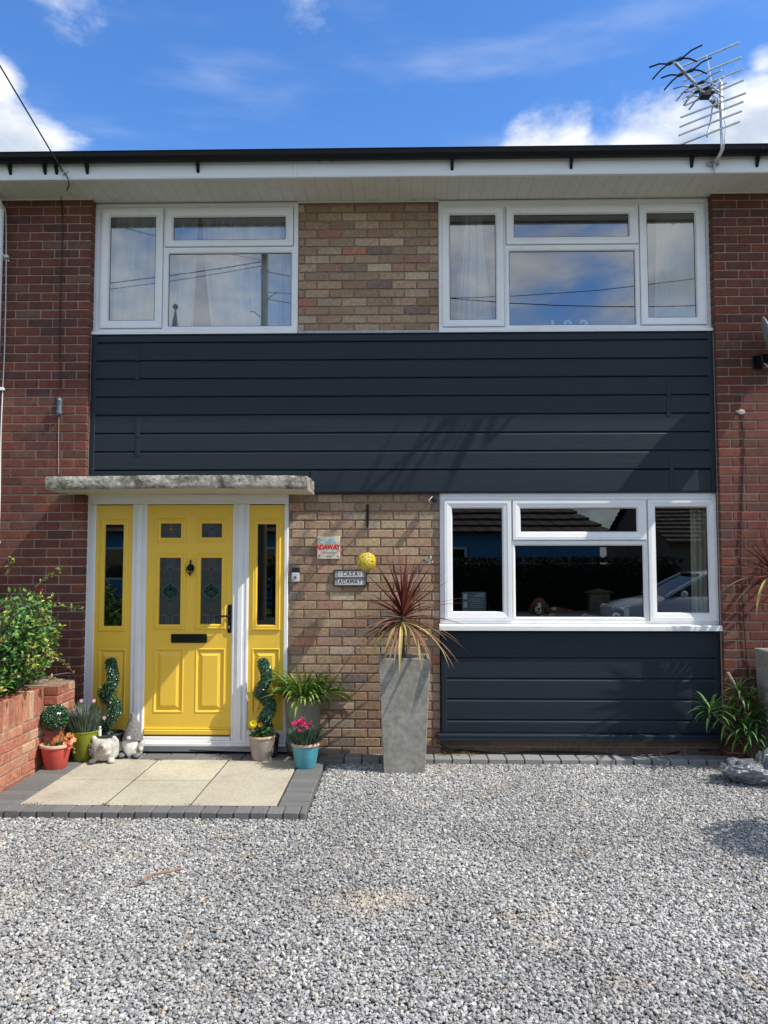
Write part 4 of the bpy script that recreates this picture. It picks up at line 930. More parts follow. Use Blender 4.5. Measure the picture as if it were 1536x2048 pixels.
# metal wall hooks by the window
c0 = pxy(850, 1121, -.02); b = MB(); b.tube([(c0.x - .02, -.001, c0.z), (c0.x - .02, -.03, c0.z), (c0.x + .02, -.035, c0.z - .002)], .005, 8); b.ball((c0.x, -.03, c0.z + .006), (.012, .010, .012)); tag(b.build('wall_hook', 'blue_grey', smooth=True), 'small blue grey metal wall hook left of the twisted one', 'hook')
c0 = pxy(861, 1118, -.02); b = MB(); b.tube([(c0.x, -.001, c0.z + .03), (c0.x, -.025, c0.z + .025), (c0.x + .006, -.03, c0.z), (c0.x - .004, -.03, c0.z - .02), (c0.x + .01, -.034, c0.z - .032), (c0.x + .018, -.034, c0.z - .02)], .0035, 8); b.tube([(c0.x - .01, -.012, c0.z + .018), (c0.x + .012, -.012, c0.z + .02)], .003, 6); tag(b.build('wall_hook', 'galvanised', smooth=True), 'twisted silver wire hook beside the window frame', 'hook')
# drainpipe and cables
px0 = W(-6, 600, -.17)[0]
b = MB(); b.tube([(px0, -.17, 4.66), (px0, -.17, .1)], .035, 20); t = thing('drainpipe', 'white plastic drainpipe at the left edge of the wall', 'drainpipe', (px0, -.17, .1)); b.build('pipe', 'upvc', t, smooth=True, angle=50)
b = MB(); b.tube([(px0, -.17, 4.64), (px0 - .01, -.2, 4.70), (px0 - .06, -.4, 4.79), (px0 - .06, -.515, 4.85)], .036, 16); b.build('swan_neck', 'upvc', t, smooth=True)
for zz in (4.25, 3.1, 1.8):
    b = MB(); b.box(px0 - .05, px0 + .058, -.135, -.101, zz - .012, zz + .012, c=.003); b.lathe([(.036, -.014), (.04, -.014), (.04, .014), (.036, .014)], n=20, cx=px0, cy=-.17, cz=zz); b.build('pipe_clip', 'upvc', t)
def cable(name, label, pts, rad, m, cat='cable'):
    # smooth the line with Catmull-Rom
    P_ = [Vector(p) for p in pts]; P_ = [P_[0]] + P_ + [P_[-1]]; out = []
    for i in range(1, len(P_) - 2):
        for s_ in range(8):
            u = s_ / 8; a, b_, c, d = P_[i - 1], P_[i], P_[i + 1], P_[i + 2]
            out.append(.5 * ((2 * b_) + (c - a) * u + (2 * a - 5 * b_ + 4 * c - d) * u * u + (3 * b_ - a - 3 * c + d) * u ** 3))
    out.append(P_[-2]); b = MB(); b.tube(out, rad, 6); return tag(b.build(name, m, smooth=True, loc=pts[0]), label, cat)
cable('wall_cable', 'thin white cable running down beside the white drainpipe', [pxy(0, 404, -.2), pxy(8, 414, -.13), pxy(12, 440, -.106), pxy(12, 560, -.106), pxy(9, 700, -.106), pxy(2, 860, -.106), pxy(0, 1000, -.106), pxy(-4, 1120, -.106)], .005, 'cable_white')
b = MB()
c0 = pxy(12, 521, -.105); b.tube([c0 + Vector((-.05, 0, .02)), c0, c0 + Vector((.02, 0, -.002))], .004, 6); b.ball(c0 + Vector((.022, 0, -.002)), .008); tag(b.build('cable_clip', 'cable_white', smooth=True), 'white cable clip on the left brick pier', 'clip')
fx = pxy(127, 345, -.47)
cable('overhead_cable', 'black cable coming down from the sky to the fascia bracket', [Vector((W(529, 600, 15.4)[0], -15.4, W(529, 506, 15.4)[1] - .2)).lerp(fx, k / 10) - Vector((0, 0, .2 * (k / 10) * (1 - k / 10))) for k in range(10)] + [fx], .0058, 'cable_black', 'cable')
t = thing('cable_bracket', 'small galvanised bracket holding the overhead cable on the fascia', 'bracket', tuple(fx))
b = MB(); b.tube([fx + Vector((-.015, 0, .01)), fx + Vector((.0, 0, -.016)), fx + Vector((.035, .005, .006))], .004, 6); b.tube([fx + Vector((-.022, -.02, .018)), fx, fx + Vector((.012, .0, -.014))], .006, 6); b.tube([fx + Vector((.0, -.01, .02)), fx + Vector((0, 0, -.02))], .008, 8); b.build('arm', 'galvanised', t)
dk = [fx, fx + Vector((.035, -.01, -.04)), pxy(138, 368, -.40), pxy(134, 380, -.25), pxy(124, 392, -.14), pxy(122, 400, -.108)]
cable('drop_cable', 'black cable looping from the fascia down the left brick pier to the connector', dk + [pxy(125, 430, -.108), pxy(124, 500, -.108), pxy(121, 580, -.108), pxy(119, 680, -.108), pxy(120, 750, -.108), pxy(119, 796, -.112)], .0045, 'cable_black')
c0 = pxy(119, 812, -.12); t = thing('cable_connector', 'dark blue grey connector hanging at the end of the wall cable', 'connector', tuple(c0)); b = MB(); b.lathe([(.0, .075), (.010, .07), (.020, .05), (.022, .046), (.020, .042), (.020, -.045), (.025, -.048), (.025, -.060), (.021, -.062), (.021, -.07), (0, -.071)], n=20, cx=c0.x, cy=c0.y - .004, cz=c0.z); b.build('casing', 'blue_grey', t, smooth=True, angle=40)
cable('thin_cable', 'thin faded cable from the connector down behind the canopy', [pxy(118, 830, -.106), pxy(117, 880, -.104), pxy(117, 950, -.104)], .0025, 'taupe_clay')
cable('wall_cable', 'black cable running down the right brick pier', [pxy(1483, 828, -.106), pxy(1486, 860, -.106), pxy(1487, 920, -.106), pxy(1484, 1000, -.106), pxy(1481, 1120, -.106), pxy(1487, 1230, -.108), pxy(1494, 1330, -.108), pxy(1500, 1420, -.108), pxy(1502, 1490, -.11)], .0045, 'cable_black')
b = MB(); c0 = pxy(1483, 824, -.104); b.ball(c0, (.03, .004, .022)); b.ball(c0 + Vector((-.03, 0, .004)), (.02, .003, .012)); tag(b.build('filler_patch', 'stone_pale', smooth=True), 'pale smear of filler where the right cable leaves the brick', 'filler')
gp = lambda px, py, z=.07: Vector((*G(px, py, z), z))
cable('ground_cable', 'black cable lying along the foot of the dark cladding', [(.30, -.03, .15), (.42, -.06, .10), gp(930, 1500), gp(1000, 1506), gp(1060, 1503), gp(1120, 1503), gp(1200, 1506), gp(1270, 1511), gp(1330, 1508), gp(1380, 1500), (2.55, -.1, .12), (2.7, -.14, .2)], .0065, 'cable_black')
cable('doorstep_cable', 'black cable on the paving under the white doorstep', [gp(285, 1496, .075), gp(330, 1497, .07), gp(390, 1501, .07), gp(450, 1503, .07), gp(490, 1504, .07)], .004, 'cable_black')
cable('garden_wall_cable', 'black hose looping over the garden wall pier into the corner', [(-2.95, -.55, .72), (-2.85, -.42, .715), (-2.74, -.3, .735), (-2.668, -.22, .72), (-2.655, -.17, .60), (-2.655, -.14, .40), (-2.655, -.13, .2)], .007, 'cable_black')
# satellite dish on the right pier
c0 = pxy(1543, 683, -.34); t = thing('satellite_dish', 'grey satellite dish on a bracket at the right edge of the upper wall', 'satellite dish', (c0.x, -.1, c0.z))
b = MB(); vs = []; fs = []; nr, na = 8, 40
for i in range(nr + 1):
    for q in range(na):
        r_ = i / nr; a = 2 * PI * q / na; vs.append((r_ * .20 * math.cos(a), .06 * (r_ * r_) - .06, r_ * .225 * math.sin(a)))
fs = [(i * na + q, i * na + (q + 1) % na, (i + 1) * na + (q + 1) % na, (i + 1) * na + q) for i in range(nr) for q in range(na)]
T = Matrix.Rotation(R(62), 3, 'Z') @ Matrix.Rotation(R(-22), 3, 'X') @ Matrix.Rotation(PI, 3, 'Z')
b.add([T @ Vector(v) + Vector((c0.x + .03, c0.y, c0.z)) for v in vs], fs); o = b.build('dish', mat('dish_grey', (.22, .23, .24), .5), t, smooth=True); so_ = o.modifiers.new('solid', 'SOLIDIFY'); so_.thickness = .006
b = MB(); rim = [T @ Vector((.20 * math.cos(a), .0, .225 * math.sin(a))) + Vector((c0.x + .03, c0.y, c0.z)) for a in [2 * PI * q / 40 for q in range(41)]]; b.tube(rim, .005, 6); b.build('rim', 'galvanised', t, smooth=True)
c1 = pxy(1525, 718, -.2); b = MB(); b.box(c1.x - .025, c1.x + .03, -.24, -.15, c1.z - .045, c1.z + .035, c=.006); b.box(c1.x - .04, c1.x + .04, -.115, -.10, c1.z - .06, c1.z + .05, c=.004); b.tube([(c1.x, -.11, c1.z), (c1.x + .01, -.2, c1.z)], .016, 10); b.tube([(c1.x, -.2, c1.z), (c1.x + .05, -.30, c1.z + .02), (c0.x, c0.y, c0.z)], .014, 10); b.build('mount', 'black_metal', t)
b = MB(); b.tube([Vector((c1.x + .02, -.2, c1.z + .01)), Vector((c1.x - .01, -.22, c1.z - .03)), Vector((c1.x + .02, -.26, c1.z - .085)), Vector((c1.x + .09, -.32, c1.z - .09)), Vector((c1.x + .2, -.5, c1.z - .04))], .008, 8); b.build('feed_arm', 'galvanised', t, smooth=True)
# television aerial
foot = pxy(1425, 327, -.47); t = thing('television_aerial', 'silver television aerial on a cranked mast fixed to the fascia', 'aerial', tuple(foot))
b = MB(); b.tube([foot, pxy(1436, 316, -.54), pxy(1444, 300, -.60), pxy(1445, 288, -.62), pxy(1443, 230, -.60), pxy(1441, 166, -.57)], .0155, 12); b.build('mast', 'aluminium', t, smooth=True)
b = MB(); b.box(foot.x - .03, foot.x + .035, -.475, -.463, foot.z - .025, foot.z + .02, c=.003)
for s_ in (-1, 1): b.tube([foot + Vector((s_ * .035, -.005, .0)), foot + Vector((s_ * .045, -.02, .02))], .007, 8); b.ball(foot + Vector((s_ * .04, -.012, -.012)), .01)
b.tube([foot + Vector((0, -.03, .02)), foot + Vector((.01, .0, -.05))], .009, 8); b.build('foot_clamp', 'galvanised', t)
bA, bB = pxy(1427, 206, -.56), pxy(1349, 124, -.98)
b = MB(); b.tube([bA, bB], .0135, 8); bo = b.build('boom', 'aluminium', t)
# driven and director elements: black moulded holders with bent arms
def lerp(a, c, u): return a + (c - a) * u
v0 = (pxy(1480, 86, -.80) - pxy(1362, 134, -.42)); vdir = v0.normalized()
bu = (bB - bA).normalized(); upv = Vector((0, 0, 1))
for u, L_ in ((.985, .17), (.72, .16), (.44, .15), (.30, .13), (.18, .12)):
    c = lerp(bA, bB, u) + upv * .012; h = MB()
    h.tube([c - vdir * .055, c - vdir * .02, c + vdir * .02, c + vdir * .055], [.015, .011, .011, .015], 8)
    for s_ in (-1, 1):
        h.box(-.012, .012, -.011, .011, -.008, .008, c=.003, T=Matrix.Translation(c + vdir * s_ * .052))
    e = h.build('element_holder', 'black_plastic', bo)
    for s_ in (-1, 1):
        h = MB(); st_ = c + vdir * s_ * .055
        h.tube([st_, st_ + vdir * s_ * L_ * .45 + upv * .03, st_ + vdir * s_ * L_ * .95 + upv * .035], .0062, 6)
        h.tube([st_, st_ + vdir * s_ * L_ * .35 - upv * .03 + bu * .01, st_ + vdir * s_ * L_ * .75 - upv * .085 + bu * .02], .0062, 6)
        h.build('director_rod', 'gutter_black' if u > .6 else 'galvanised', bo, smooth=True)
b = MB(); c = lerp(bA, bB, .22); b.box(c.x - .04, c.x + .04, c.y - .035, c.y + .035, c.z - .03, c.z + .035, c=.008); b.build('dipole_box', 'black_plastic', bo)
b = MB(); c2 = pxy(1400, 178, -.72)
b.tube([c2 + vdir * .10, c2 + vdir * .16 + upv * .02, c2 + vdir * .17 - upv * .01, c2 + vdir * .10 - upv * .02], .004, 6); b.tube([c2 - vdir * .06 - upv * .01, c2 - vdir * .15 - upv * .03, c2 - vdir * .15 - upv * .055, c2 - vdir * .05 - upv * .035], .0035, 6); b.build('folded_dipole', 'aluminium', bo, smooth=True)
# reflector screen
b = MB(); rb = [pxy(1413, 110, -.60), pxy(1420, 150, -.575), pxy(1427, 196, -.55), pxy(1422, 235, -.56), pxy(1414, 274, -.60)]; b.tube(rb, .006, 8); b.build('reflector_spine', 'aluminium', t)
rods = [((1362, 134), (1478, 85)), ((1403, 147), (1483, 114)), ((1416, 165), (1486, 137)), ((1421, 187), (1488, 160)), ((1361, 235), (1492, 186)), ((1359, 254), (1487, 203)), ((1357, 271), (1484, 222)), ((1351, 293), (1480, 243))]
rods[1] = ((1366, 162), (1483, 114)); rods[2] = ((1370, 185), (1486, 137)); rods[3] = ((1369, 211), (1488, 160))
for (pa, pb) in rods:
    a = pxy(*pa, -.44); c = pxy(*pb, -.76); q = MB(); q.tube([a, c], .0075, 8); q.build('reflector_rod', 'aluminium', t)
b = MB(); m0 = pxy(1436, 206, -.58); b.box(m0.x - .03, m0.x + .02, m0.y - .02, m0.y + .02, m0.z - .03, m0.z + .03, c=.004); b.tube([pxy(1424, 190, -.57), pxy(1436, 198, -.6), pxy(1437, 218, -.6), pxy(1428, 214, -.58)], .005, 6); b.build('mast_clamp', 'galvanised', t)
cable('aerial_lead', 'thin grey aerial lead hanging beside the mast', [pxy(1440, 200, -.60), pxy(1448, 212, -.6), pxy(1446, 232, -.60), pxy(1451, 250, -.61), pxy(1450, 270, -.62), pxy(1448, 290, -.63), pxy(1438, 315, -.56), pxy(1428, 332, -.50), pxy(1430, 348, -.46)], .003, 'silver_plastic')
# ------------------------------------------------------------------ garden wall on the left
gw = thing('garden_wall', 'low orange brick garden wall with upright brick coping left of the patio', 'wall', (-2.85, -1.6, 0))
GP = [(.36, .125, .07), (.33, .11, .065), (.40, .17, .10), (.29, .095, .06), (.42, .25, .155)]; b = MB()
wx = -2.775
zc_ = .455
for r_ in range(6):
    a = .0 + r_ * .0755; y = -.5 - (.107 if r_ % 2 else 0)
    y1 = -.50
    while y1 > -3.3:
        ln = .2045 if not (r_ % 2 and y1 == -.50) else .098
        b.box(wx - .10, wx + random.uniform(-.002, .002), y1 - ln, y1, a, a + .0645, c=.004, col=jc(random.choice(GP), .16, .07), jit=.0018); y1 -= ln + .011
y1 = -.50
while y1 > -3.3:
    b.box(wx - .215, wx + random.uniform(-.003, .003), y1 - .0645, y1, zc_, .665 + random.uniform(-.004, .004), c=.005, col=jc(random.choice(GP), .16, .07), jit=.002); y1 -= .0755
b.box(wx - .20, wx - .005, -3.3, -.5, 0, .655, mi=1)
b.build('wall_face', ['garden_brick', 'mortar_tan'], gw)
b = MB()
for r_ in range(9):
    a = r_ * .0755; 
    segs = ((-.500, -.40), (-.389, -.185)) if r_ % 2 else ((-.500, -.30), (-.289, -.185))
    for (ya, yb) in segs:
        b.box(-2.772 if ya == -.5 else -2.72, -2.660, ya, yb - .0, a, a + .0645, c=.005, col=jc(random.choice(GP), .16, .07), jit=.0018)
b.box(-2.765, -2.667, -.49, -.18, 0, .672, mi=1); b.box(-2.98, -2.772, -.5, -.11, 0, .676, c=.004, mi=1)
b.build('end_pier', ['garden_brick', 'mortar_tan'], gw)
sb = MB(); sb.box(-4.6, -2.98, -3.3, -.1, -.05, .5, c=.0); struct(sb.build('planting_bed', 'soil'))
# ------------------------------------------------------------------ pots and plants
def pot(t, cx, cy, z0, rb, rt, h, m, rim_m=None, rim=.012, rimh=.03, th=.010, name='pot'):
    b = MB(); pr = [(rb * .96, 0), (rb, .004), (rb + (rt - rb) * .93, h - rimh)]
    if rim_m is None: pr += [(rt + rim * .6, h - rimh + .004), (rt + rim * .7, h - .006), (rt + rim * .2, h), (rt - th, h), (rt - th - .004, h - .05), (0, h - .05)]
    else: pr += [(rt - th, h - rimh + .002)]
    b.lathe(pr, n=44, cx=cx, cy=cy, cz=z0); b.build(name, m, t, smooth=True, angle=38)
    if rim_m:
        b = MB(); b.lathe([(rt - .004, h - rimh), (rt + rim * .8, h - rimh + .003), (rt + rim, h - rimh * .5), (rt + rim * .5, h - .002), (rt - th, h), (rt - th - .003, h - .05)], n=44, cx=cx, cy=cy, cz=z0); b.build('rim', rim_m, t, smooth=True, angle=50)
    b = MB(); b.lathe([(0, h - .028), (rt - th + .001, h - .032)], n=30, cx=cx, cy=cy, cz=z0); b.build('soil', 'soil', t)
def rdir(zmin=-.2, zmax=1.0):
    a = random.uniform(0, 2 * PI); z = random.uniform(zmin, zmax); r_ = math.sqrt(max(0, 1 - z * z)); return Vector((r_ * math.cos(a), r_ * math.sin(a), z))
def box_leaves(b, surf, n, size=.011):
    """small glossy box leaves on a surface function surf() -> point, normal"""
    for _ in range(n):
        p, nr = surf(); u = rdir(-1, 1); d = (nr * random.uniform(.3, 1.1) + u * .7).normalized()
        c = random.choice([(.018, .08, .03), (.03, .11, .04), (.012, .05, .02), (.05, .16, .07), (.12, .26, .13)])
        b.leaf(p - nr * .004, d, (nr + rdir(-1, 1) * .6), size * random.uniform(.8, 1.4), size * random.uniform(.6, .9), jc(c, .25), 0)
def path_surf(pts, rad):
    P_ = [Vector(p) for p in pts]; seg = [(P_[i + 1] - P_[i]).length for i in range(len(P_) - 1)]
    def f():
        i = random.choices(range(len(seg)), seg)[0]; u = random.random(); c = P_[i].lerp(P_[i + 1], u); r_ = rad[i] * (1 - u) + rad[i + 1] * u; t_ = (P_[i + 1] - P_[i]).normalized()
        q = rdir(-1, 1); q = (q - t_ * q.dot(t_)).normalized()
        if False:
            e = -t_ if i == 0 else t_; q = (q + e * random.uniform(.2, 1.5)).normalized(); c = P_[0] if i == 0 else P_[-1]; r_ = rad[0] if i == 0 else rad[-1]
        return c + q * r_, q
    return f
def spiral(lab, base, path, y, grp, potspec):
    t = thing('spiral_topiary', lab, 'topiary', base, grp); cx, cy = base[0], base[1]
    pot(t, cx, cy, base[2], *potspec, 'black_plastic', rimh=.02, rim=.006)
    pts, rad = [], []
    n = len(path)
    for i, (px, py, r_) in enumerate(path):
        q = pxy(px, py, cy); pts.append(Vector((q.x, cy + .03 * math.cos(i * 1.1), q.z))); rad.append(r_)
    # resample smoothly
    P2, R2 = [], []
    PP = [pts[0]] + pts + [pts[-1]]; RR = [rad[0]] + rad + [rad[-1]]
    for i in range(1, len(PP) - 2):
        for s_ in range(5):
            u = s_ / 5; a, b_, c, d = PP[i - 1], PP[i], PP[i + 1], PP[i + 2]
            P2.append(.5 * ((2 * b_) + (c - a) * u + (2 * a - 5 * b_ + 4 * c - d) * u * u + (3 * b_ - a - 3 * c + d) * u ** 3)); R2.append(RR[i] * (1 - u) + RR[i + 1] * u)
    P2.append(PP[-2]); R2.append(RR[-1])
    b = MB(); b.tube(P2, [r_ * .86 for r_ in R2], 12, col=(.006, .018, .008)); b.ball(P2[0], R2[0] * .86, (.006, .018, .008)); box_leaves(b, path_surf(P2, R2), 3300, .015)
    def top_():
        q = rdir(0, 1); return P2[0] + q * R2[0], q
    box_leaves(b, top_, 260, .015); b.build('foliage', 'artificial_leaf', t)
bx_, by_ = G(223, 1511); by_ = -.165; bx_ = W(224, 1490, by_)[0]
spiral('green spiral box topiary in a black pot left of the yellow door', (bx_, by_, .06),
       [(219, 1328, .042), (223, 1341, .042), (228, 1358, .043), (225, 1372, .045), (212, 1381, .048), (208, 1392, .048), (219, 1403, .044), (232, 1413, .046), (230, 1427, .047), (217, 1440, .047), (206, 1450, .046), (205, 1463, .045), (215, 1474, .045)], by_, 'spiral topiaries either side of the door', (.085, .10, .19))
bx2, by2 = G(536, 1500); by2 = -.155; bx2 = W(534, 1480, by2)[0]
spiral('green spiral box topiary behind the yellow marigold pot right of the door', (bx2, by2, .06),
       [(525, 1329, .042), (531, 1343, .042), (534, 1358, .042), (530, 1370, .044), (520, 1379, .047), (522, 1391, .045), (533, 1401, .045), (541, 1413, .046), (537, 1427, .048), (528, 1438, .046), (529, 1449, .044), (538, 1460, .04)], by2, 'spiral topiaries either side of the door', (.085, .10, .17))
def five_petal(b, c, nrm, r_, cols, mid=(.7, .5, .05), n=5):
    nrm = Vector(nrm).normalized(); u = nrm.orthogonal().normalized(); w_ = nrm.cross(u); a0 = random.uniform(0, 6)
    for q in range(n):
        a = a0 + q * 2 * PI / n; d = u * math.cos(a) + w_ * math.sin(a) + nrm * .25; b.leaf(c, d, nrm, r_ * random.uniform(.85, 1.1), r_ * .95, jc(random.choice(cols), .12))
    b.ball(c + nrm * .003, r_ * .18, mid, nu=6, nv=4)
# red pot: orange bedding flowers and a small clipped box ball
cx, cy = G(111, 1535); t = thing('red_pot', 'red pot with orange flowers and a clipped box ball on a stem', 'potted plant', (cx, cy, .06))
pot(t, cx, cy, .06, .080, .112, .185, 'terracotta_red', rimh=.024, rim_m='terracotta_rim', rim=.008)
bc = pxy(110, 1435, cy + .04); b = MB(); b.tube([(bc.x + .012, cy + .04, .2), (bc.x + .006, cy + .04, bc.z)], .006, 8); b.build('stem', 'bark', t)
b = MB(); b.ball(bc, .088, (.006, .018, .008), nu=20, nv=14)
def bs():
    q = rdir(-1, 1); return bc + q * .095, q
box_leaves(b, bs, 1500, .016); b.build('box_ball', 'artificial_leaf', t)
b = MB(); fl = MB()
for _ in range(60):
    d = rdir(.1, 1); b.leaf((cx + random.uniform(-.06, .07), cy + random.uniform(-.06, .05), .225), d, (0, 0, 1), random.uniform(.03, .06), .022, jc((.05, .14, .03), .3))
for (px, py) in ((112, 1478), (124, 1467), (133, 1474), (145, 1472), (119, 1490), (135, 1484), (148, 1480), (141, 1494), (128, 1500), (115, 1496), (126, 1476), (138, 1470), (130, 1490), (108, 1486)):
    c = pxy(px, py, cy - random.uniform(.02, .07)); five_petal(fl, c, (random.uniform(-.5, .5), -1, random.uniform(.1, .9)), .025, [(.85, .25, .06), (.85, .40, .12), (.80, .12, .08), (.9, .5, .25)]); b.tube([(cx + .02, cy, .22), c + Vector((0, .01, -.01))], .0018, 4, col=(.08, .15, .04))
b.build('foliage', 'leaf', t); fl.build('flowers', 'petal', t)
# lime green pot of pinks
cx, cy = G(168, 1519); t = thing('lime_pot', 'lime green pot of pale pink flowers and grey green foliage', 'potted plant', (cx, cy, .06))
pot(t, cx, cy, .06, .078, .118, .235, 'lime_glaze', rimh=.014, rim=.003)
b = MB(); fl = MB()
for q in range(3):
    c = (cx - .04, cy - .092, .14 + q * .03)
    for e in range(5):
        a = e * 2 * PI / 5; fl.leaf(c, (math.cos(a), -.1, math.sin(a)), (0, -1, 0), .013, .010, (.45, .52, .14))
fl.build('leaf_motif', 'leaf_matt', t); fl = MB()
for _ in range(680):
    a = random.uniform(0, 2 * PI); r_ = random.uniform(0, .105); d = Vector((math.cos(a) * random.uniform(.1, .9), math.sin(a) * random.uniform(.1, .8), 1))
    b.blade((cx + r_ * math.cos(a), cy + r_ * math.sin(a), .27), d, random.uniform(.12, .27), .0065, 5, .6, jc(random.choice([(.11, .16, .11), (.15, .20, .15), (.07, .11, .07), (.19, .24, .19)]), .2))
for (px, py) in ((163, 1402), (188, 1402), (149, 1420), (175, 1432), (181, 1444), (176, 1428), (209, 1436)):
    c = pxy(px, py, cy - random.uniform(-.04, .06)); b.tube([(cx + (c.x - cx) * .3, cy, .30), (c.x, c.y, c.z - .03), c], .002, 5, col=(.14, .2, .12)); five_petal(fl, c, (random.uniform(-.6, .6), -.8, random.uniform(.1, .9)), .018, [(.75, .38, .48), (.8, .5, .58)], n=6)
b.build('foliage', 'leaf_matt', t); fl.build('flowers', 'petal', t)
# grey pot with yellow marigold
cx, cy = G(523, 1519); cy += .02; t = thing('marigold_pot', 'grey clay pot with a yellow and an orange marigold', 'potted plant', (cx, cy, .06))
pot(t, cx, cy, .06, .078, .108, .19, 'taupe_clay', rim_m='terracotta_rim', rimh=.018, rim=.006)
b = MB(); fl = MB()
for _ in range(300):
    a = random.uniform(0, 2 * PI); r_ = random.uniform(0, .095); p = Vector((cx + r_ * math.cos(a), cy + r_ * math.sin(a), .23 + random.uniform(0, .08)))
    b.leaf(p, rdir(-.1, .9), rdir(0, 1), random.uniform(.025, .05), .016, jc(random.choice([(.03, .10, .02), (.05, .15, .03), (.08, .20, .05)]), .3))
for (px, py, col, s_) in ((507, 1447, (.90, .78, .02), 1), (521, 1450, (.62, .33, .05), .7)):
    c = pxy(px, py, cy - .04)
    for ring_ in range(4):
        for q in range(13):
            a = q * 2 * PI / 13 + ring_ * .4; d = Vector((math.cos(a), -.25 - .35 * ring_, math.sin(a) + .1)); fl.leaf(c + Vector((0, -.003 * ring_, .002 * ring_)), d, (0, -1, .3), .034 * s_, .016, jc(col, .12))
b.build('foliage', 'leaf', t); fl.build('flowers', 'petal', t)
# blue pot with magenta pinks
cx, cy = G(611, 1533); t = thing('blue_pot', 'turquoise blue pot of magenta pinks with dark leaves', 'potted plant', (cx, cy, .06))
pot(t, cx, cy, .06, .080, .106, .185, 'blue_glaze', rim_m='terracotta_rim', rimh=.022, rim=.008)
b = MB(); fl = MB()
for _ in range(460):
    a = random.uniform(0, 2 * PI); r_ = random.uniform(0, .085); p = Vector((cx + r_ * math.cos(a), cy + r_ * math.sin(a), .22))
    b.blade(p, Vector((math.cos(a) * random.uniform(.1, 1.0), math.sin(a) * random.uniform(.1, 1), random.uniform(.5, 1.2))), random.uniform(.07, .18), .010, 4, .6, jc(random.choice([(.04, .085, .055), (.06, .12, .075), (.10, .16, .11)]), .25))
for (px, py) in ((586, 1448), (592, 1444), (597, 1448), (601, 1443), (606, 1447), (610, 1450), (603, 1451), (594, 1452), (598, 1460), (617, 1455), (603, 1465), (622, 1446), (604, 1438), (608, 1444), (598, 1442)):
    c = pxy(px, py, cy - random.uniform(-.02, .05)); b.tube([(cx, cy, .24), c], .0018, 4, col=(.08, .14, .06))
    for _ in range(3): five_petal(fl, c + rdir(-1, 1) * .006, (random.uniform(-.6, .6), -.8, random.uniform(.0, .9)), .015, [(.70, .02, .12), (.62, .01, .10), (.78, .05, .2)], mid=(.5, .02, .08), n=5)
b.build('foliage', 'leaf_matt', t); fl.build('flowers', 'petal', t)
# tall glazed pot of agapanthus
cx, cy = G(603, 1512); cy += .10; t = thing('agapanthus_pot', 'tall grey green glazed pot of strappy green leaves beside the door', 'potted plant', (cx, cy, .06))
rb, rt, h = .125, .158, .49; b = MB(); b.lathe([(rb, .03), (rb + .004, .05), (rt - .004, h - .04)], n=48, cx=cx, cy=cy, cz=.06); b.build('pot', 'grey_glaze', t, smooth=True, angle=60)
b = MB(); b.lathe([(rt - .006, h - .045), (rt + .008, h - .038), (rt + .014, h - .02), (rt + .008, h - .002), (rt - .014, h), (rt - .018, h - .06)], n=48, cx=cx, cy=cy, cz=.06); b.lathe([(rb - .004, 0), (rb + .004, .004), (rb + .006, .02), (rb, .034)], n=48, cx=cx, cy=cy, cz=.06); b.build('rim', 'brown_glaze', t, smooth=True)
b = MB(); b.lathe([(0, h - .04), (rt - .012, h - .045)], n=30, cx=cx, cy=cy, cz=.06); b.build('soil', 'soil', t)
b = MB()
for i in range(230):
    a = random.uniform(0, 2 * PI); r_ = random.uniform(0, .12); el = random.uniform(.2, 1.9); p = (cx + r_ * math.cos(a), cy + r_ * math.sin(a), .06 + h - .04)
    d = Vector((math.cos(a), math.sin(a) * .7 - .1, el)); g_ = random.choice([(.20, .36, .05), (.28, .45, .08), (.12, .25, .04), (.36, .50, .13)])
    b.blade(p, d, random.uniform(.24, .42), random.uniform(.017, .025), 8, random.uniform(.9, 2.3), jc(g_, .2), tip=jc((.2, .3, .06), .2), taper=.6)
for (px, py, L_) in ((552, 1430, 0),):
    for q in range(5): b.blade((cx - .12, cy - .05, .54), (-.8, -.35 + q * .1, .25), .36, .014, 8, 3.4, jc((.2, .33, .06), .1))
for _ in range(26): b.blade((cx + random.uniform(-.1, .1), cy - .06, .53), (random.uniform(-1, 1), -.8, random.uniform(0, .5)), random.uniform(.08, .16), .010, 5, 2.6, jc((.45, .38, .18), .2))
b.build('leaves', 'leaf', t)
b = MB(); st_ = [pxy(632, 1345, cy), pxy(628, 1290, cy), pxy(619, 1240, cy), pxy(610, 1195, cy)]; b.tube([(cx + .05, cy, .52)] + st_, [.003, .003, .0025, .002, .0018], 6, col=(.25, .22, .10))
for _ in range(26): b.leaf(st_[-1], rdir(-.6, 1), rdir(-1, 1), random.uniform(.015, .035), .005, jc((.42, .38, .12), .2))
b.build('seed_stalk', 'leaf_matt', t)
# hedgehog planter
cx, cy = G(203, 1526); cy += .07; t = thing('hedgehog_planter', 'whitewashed stone hedgehog planter with open top', 'planter', (cx, cy, .06))
b = MB(); C0 = Vector((cx, cy, .15))
sgp = lambda q, e: math.copysign(abs(q) ** e, q)
o0 = len(b.V); b.ball((0, 0, 0), 1, nu=32, nv=20); b.V[o0:] = [(cx + sgp(x, .62) * .102, cy + sgp(y, .7) * .088, .155 + sgp(z, .55) * .092) for x, y, z in b.V[o0:]]
for s_ in (-1, 1): b.ball((cx + s_ * .075 + .004, cy - .07, .075), (.03, .035, .018)); b.ball((cx + s_ * .080, cy - .03, .238), (.022, .02, .026))
b.ball((cx + .028, cy - .10, .185), (.042, .04, .042)); b.ball((cx + .036, cy - .135, .198), (.024, .034, .022)); b.ball((cx + .01, cy - .09, .14), (.07, .03, .025))
b.build('body', 'stone_pale', t, remesh=.0065)
b = MB()
